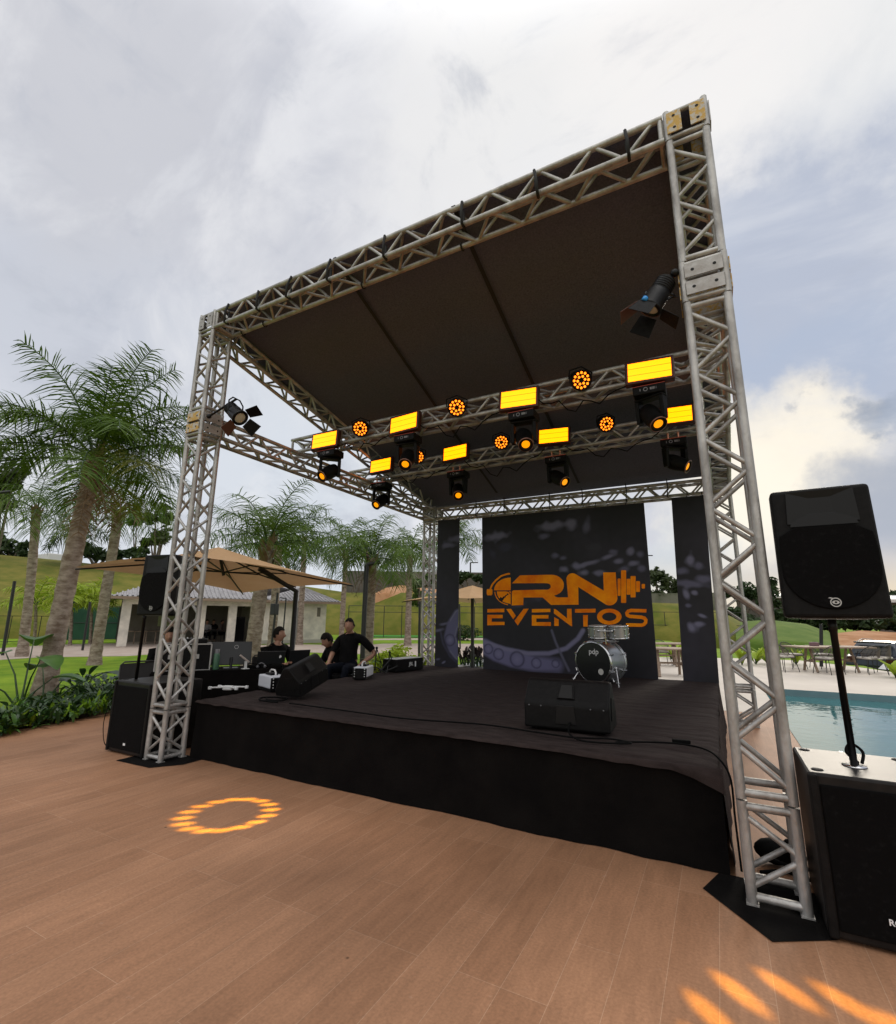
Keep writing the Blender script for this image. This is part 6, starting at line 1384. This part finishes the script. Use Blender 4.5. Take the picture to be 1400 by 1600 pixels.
p = hp(porch_x(361, 1.3), 1.3); h = .93
person('person in black top and khaki trousers standing in the porch', place(p.x, p.y, 0, VA(p)+R(50)), dict(pelvis=(0,0,h), waist=(0,.01,h+.16), chest=(0,.02,h+.34), collar=(0,0,h+.47), neck=(0,.01,h+.54), skull=(0,.02,h+.61), shL=(-.18,0,h+.45), shR=(.18,0,h+.45), elL=(-.23,-.02,h+.17), elR=(.23,.0,h+.17), wrL=(-.21,.12,h-.02), wrR=(.20,.14,h), hpL=(-.09,0,h-.04), hpR=(.09,0,h-.04), knL=(-.10,.02,.49), knR=(.11,.03,.49), anL=(-.11,-.01,.08), anR=(.12,0,.08), toL=(-.12,.13,.045), toR=(.13,.14,.045)), hm=hmat((0,.04,h+.68), 0, -15), pants=KHAKI, group='people in the porch', **sm)
p = hp(porch_x(335,2.0), 2.0); pt = empty('porch_table', p, math.atan2(e1.y,e1.x), 'dark table in front of the people in the porch', 'table'); MB().cbox((-.9,-.3,.70), (.7,.3,.75), .01).build('top', IRON, pt)
for x in (-.8,.6):
    for y in (-.22,.22): MB().tube([(x,y,0),(x,y,.70)], .02, 6).build('leg', IRON, pt)
p = hp(porch_x(371,.9), .9); pc_ = empty('black_cabinet', p, math.atan2(e1.y,e1.x), 'tall black cabinet standing at the porch end', 'cabinet'); MB().cbox((-.28,-.25,.01), (.28,.25,1.5), .02).build('body', BLK, pc_); MB().box((-.24,-.262,.2), (.24,-.252,1.4)).build('door', GRL, pc_)
for k, u in enumerate((208,226,244)):
    p = hp(porch_x(u,2.2), 2.2); t = empty('porch_table', p, math.atan2(e1.y,e1.x), 'low wooden bench table in the porch, %s' % ('left','middle','right one, behind the left loudspeaker')[k], 'table', 'bench tables in the porch'); MB().cbox((-.6,-.3,.66), (.6,.3,.71), .01).build('top', WOOD, t)
    for x in (-.5,.5): MB().tube([(x,0,0),(x,0,.66)], .03, 6).build('leg', WOOD, t)
# ------------------------------------------------------------------ pool side tables, chairs, car
def dining_table(c, az, L, Wd, label, round_=False):
    t = empty('garden_table', c, az, label, 'table', 'greyed wooden tables on the pool deck'); b = MB()
    if round_: b.lathe([(0,.70),(.50,.70),(.52,.71),(.52,.74),(.50,.745),(0,.745)], 32)
    else: b.cbox((-L/2,-Wd/2,.70), (L/2,Wd/2,.745), .012)
    b.build('table_top', WOOD, t); x = L*.28
    for sx in (-1, 1):
        for sy in (-1, 1): MB().tube([(sx*x+.10*sy, sy*Wd*.40, .0), (sx*x-.02*sy, sy*Wd*.05, .68)], .038, 6).build('leg', WOOD, t)
        MB().tube([(sx*x,-Wd*.22,.30),(sx*x,Wd*.22,.30)], .03, 6).build('cross_bar', WOOD, t)
    MB().tube([(-x,0,.34),(x,0,.34)], .03, 6).build('stretcher', WOOD, t); return t
def rope_chair():
    t = empty('rope_chair'); b = MB(); b.cbox((-.22,-.22,.42), (.22,.22,.475), .02); b.build('cushion', CUSH, t)
    f = MB(); f.tube([(.25*math.sin(a), -.06-.22*math.cos(a), .62+.20*max(0, math.cos(a))) for a in [R(-105+17.5*i) for i in range(13)]], .011, 6); f.tube([(-.25,.20,.43),(-.25,.03,.66)], .011, 6); f.tube([(.25,.20,.43),(.25,.03,.66)], .011, 6)
    f.tube([(-.24,.22,.41),(.24,.22,.41),(.24,-.23,.41),(-.24,-.23,.41),(-.24,.22,.41)], .011, 6); f.build('frame', IRON, t)
    r = MB()
    for i in range(25):
        a = R(-100+200/24*i); r.tube([(.25*math.sin(a), -.06-.22*math.cos(a), .62+.20*max(0, math.cos(a))), (.21*math.sin(a), -.06-.17*math.cos(a), .425)], .0055, 4, caps=False)
    r.build('rope_back', ROPE, t)
    for sx in (-1,1):
        for sy in (-1,1): MB().tube([(sx*.22,sy*.20,.41),(sx*.27,sy*.27,.0)], .010, 6).build('leg', IRON, t)
    return t
tc = G(1299,1049); tc.z = .004; TA = RA+R(4)
dining_table(tc, TA, 2.35, .95, 'long greyed wooden table on the pool deck right of the near right tower')
tl = G(1047,1056); tl.z = .004; dining_table(tl, RA, 1.2, .9, 'round greyed wooden table seen between the banners', True)
tl2 = G(1042,1046); tl2.z = .004; dining_table(V((tl2.x,tl2.y,.004))+V((-.3,1.2,0)), RA, 1.8, .8, 'greyed wooden table behind the round table between the banners')
rc = rope_chair(); fst = True
def lv(x, y): return tc+V((math.cos(TA),math.sin(TA),0))*x+V((-math.sin(TA),math.cos(TA),0))*y
for x, y, az, lb in ((-1.55,-.05,-80,'rope chair at the left end of the long table'),(-.75,-.78,12,'rope chair on the near side of the long table, left one'),(-.55,.85,185,'rope chair on the far side of the long table, left one'),(.55,-.80,-8,'rope chair on the near side of the long table, right of the pole'),(1.15,-.55,20,'rope chair at the near right corner of the long table'),(.5,.85,175,'rope chair on the far side of the long table, right of the pole')):
    c = rc if fst else copy_tree(rc); fst = False; p = lv(x, y); c.location = (p.x, p.y, .004); c.rotation_euler.z = TA+R(az); tag(c, lb, 'chair', 'rope chairs round the long table')
c = copy_tree(rc); p = G(1037,1046); c.location = (p.x-.2, p.y+1.6, .004); c.rotation_euler.z = RA+R(170); tag(c, 'rope chair with arched back between the central and right banners', 'chair', 'rope chairs round the left table')
p = lv(-.35,.1); b = MB(); b.T = Matrix.Translation((p.x,p.y,.75)); b.cbox((-.12,-.08,0),(.12,.08,.11),.01); tag(b.build('tray', mat('muted_box', (.16,.09,.10), .7)), 'small muted box on the long wooden table', 'box')
p = G(1383,1046); b = MB(); b.lathe([(.17,.005),(.13,.05),(.06,.13),(.02,.17),(0,.175)], 9); o = b.build('cloth_cone', COPE); o.location = (p.x,p.y,.004); tag(o, 'small white cloth heap on the pool deck at the right edge', 'cloth')
def car(loc, az, label):
    t = empty('parked_car', loc, az, label, 'car'); W = .86
    # side profile, +X forward; lofted across five stations of width
    low = [(-1.88,.42),(-1.92,.62),(-1.86,.92),(-1.62,.98),(-.9,.98),(.0,.96),(.62,.93),(1.15,.88),(1.62,.78),(1.86,.62),(1.88,.40),(1.80,.24),(-1.80,.26)]
    roof = [(-1.66,.98),(-1.50,1.28),(-1.28,1.46),(-.8,1.53),(-.1,1.51),(.35,1.38),(.72,1.14),(1.0,.90)]
    b = MB(); n = len(low); S = [(-1,.93),(-.97,1.),(.97,1.),(1,.93)]
    ring = []
    for y, k in ((-W,.0),(-W*.985,.02),(W*.985,.02),(W,.0)): ring.append([V((x*(1-.015*(k == 0)), y, z)) for x, z in low])
    for r in ring: b.v += [tuple(p) for p in r]
    for i in range(3):
        for j in range(n): b.f.append((i*n+j, i*n+(j+1) % n, (i+1)*n+(j+1) % n, (i+1)*n+j)); b.m.append(0); b.sm.append(False)
    b.f.append(tuple(range(n))); b.m.append(0); b.sm.append(False); b.f.append(tuple(range(3*n,4*n))[::-1]); b.m.append(0); b.sm.append(False)
    body = bev(b.build('body', CARP, t), .035, 3)
    b = MB(); m = len(roof); Y = lambda z: .80-.20*(z-.95)/.58
    b.v = [(x, -Y(z), z) for x, z in roof]+[(x, Y(z), z) for x, z in roof]; b.f = [(j, j+1, m+j+1, m+j) for j in range(m-1)]+[tuple(range(m))[::-1], tuple(range(m, 2*m))]; b.m = [0]*len(b.f); b.sm = [False]*len(b.f); cb_ = bev(b.build('cabin', CARP, t), .03, 2)
    for s in (-1, 1):
        yy = lambda z: s*(Y(z)+.006)
        for nm, q in (('rear_side_window', [(-1.38,1.02),(-1.20,1.36),(-.82,1.43),(-.80,1.02)]), ('front_side_window', [(-.74,1.02),(-.74,1.43),(-.12,1.41),(.28,1.28),(.62,1.02)])):
            w_ = MB(); w_.add([(x, yy(z), z) for x, z in q], [tuple(range(len(q)))]); w_.build(nm, GLASSL if 'front' in nm else GLASS, cb_)
        h = MB(); h.cbox((-.62,s*(W+.012)-.012,.80), (-.44,s*(W+.012)+.012,.83), .004); h.build('door_handle', CARB, t)
        mr_ = MB(); mr_.sphere((.58,s*(W+.06),1.02), (.07,.10,.075), 10, 7); mr_.build('mirror', CARB, t)
        rl = MB(); rl.tube([(-1.25,s*.60,1.50),(-.8,s*.62,1.575),(-.1,s*.61,1.555),(.15,s*.60,1.48)], .018, 6); rl.build('roof_rail', ALU, t)
        tl_ = MB(); tl_.cbox((-1.93,s*.62-.14,.74), (-1.80,s*.62+.14,.92), .02); tl_.build('tail_light', mat('tail_red', (.05,.004,.004), .3), t)
        hl = MB(); hl.cbox((1.60,s*.62-.14,.60), (1.83,s*.62+.14,.74), .03); hl.build('headlight', GLASS, t)
        for x in (-1.20, 1.18):
            a = MB(); a.T = Matrix.Translation((x, s*(W-.02), .33)) @ Matrix.Rotation(R(90), 4, 'X'); a.lathe([(.37,-.03),(.37,.03)], 24, caps=True); a.build('wheel_arch', CARB, t)
            w_ = MB(); w_.T = Matrix.Translation((x, s*(W-.06), .32)) @ Matrix.Rotation(R(90), 4, 'X'); w_.lathe([(.20,-.11),(.31,-.10),(.325,-.06),(.325,.06),(.31,.10),(.20,.11)], 26); wh = w_.build('tyre', TYRE, t)
            w_ = MB(); w_.T = Matrix.Translation((x, s*(W-.06), .32)) @ Matrix.Rotation(R(90), 4, 'X'); w_.lathe([(0,-.085),(.20,-.09),(.20,.09),(0,.085)], 18); w_.build('rim', GALV, wh)
    sp_ = MB(); sp_.cbox((-1.72,-.56,1.44), (-1.40,.56,1.50), .02); sp_.build('spoiler', CARB, cb_)
    rw = MB(); rw.add([(-1.655,-.62,1.04),(-1.655,.62,1.04),(-1.525,.56,1.30),(-1.525,-.56,1.30)], [(0,1,2,3)]); rw.v = [(v[0]-.012, v[1], v[2]) for v in rw.v]; rw.build('rear_window', GLASS, cb_)
    ws = MB(); ws.add([(.40,-.62,1.365),(.40,.62,1.365),(.93,.72,.965),(.93,-.72,.965)], [(0,1,2,3)]); ws.v = [(v[0]+.022, v[1], v[2]+.022) for v in ws.v]; ws.build('windscreen', GLASS, cb_)
    bp_ = MB(); bp_.cbox((-1.95,-.78,.30), (-1.84,.78,.55), .03); bp_.build('rear_bumper', CARB, t); return t
cp_ = PD(1398,1040,27.5); zc = gz(cp_.x, cp_.y)
car((cp_.x, cp_.y, zc+.01), RA+R(28), 'dark grey hatchback car parked beyond the pool deck')
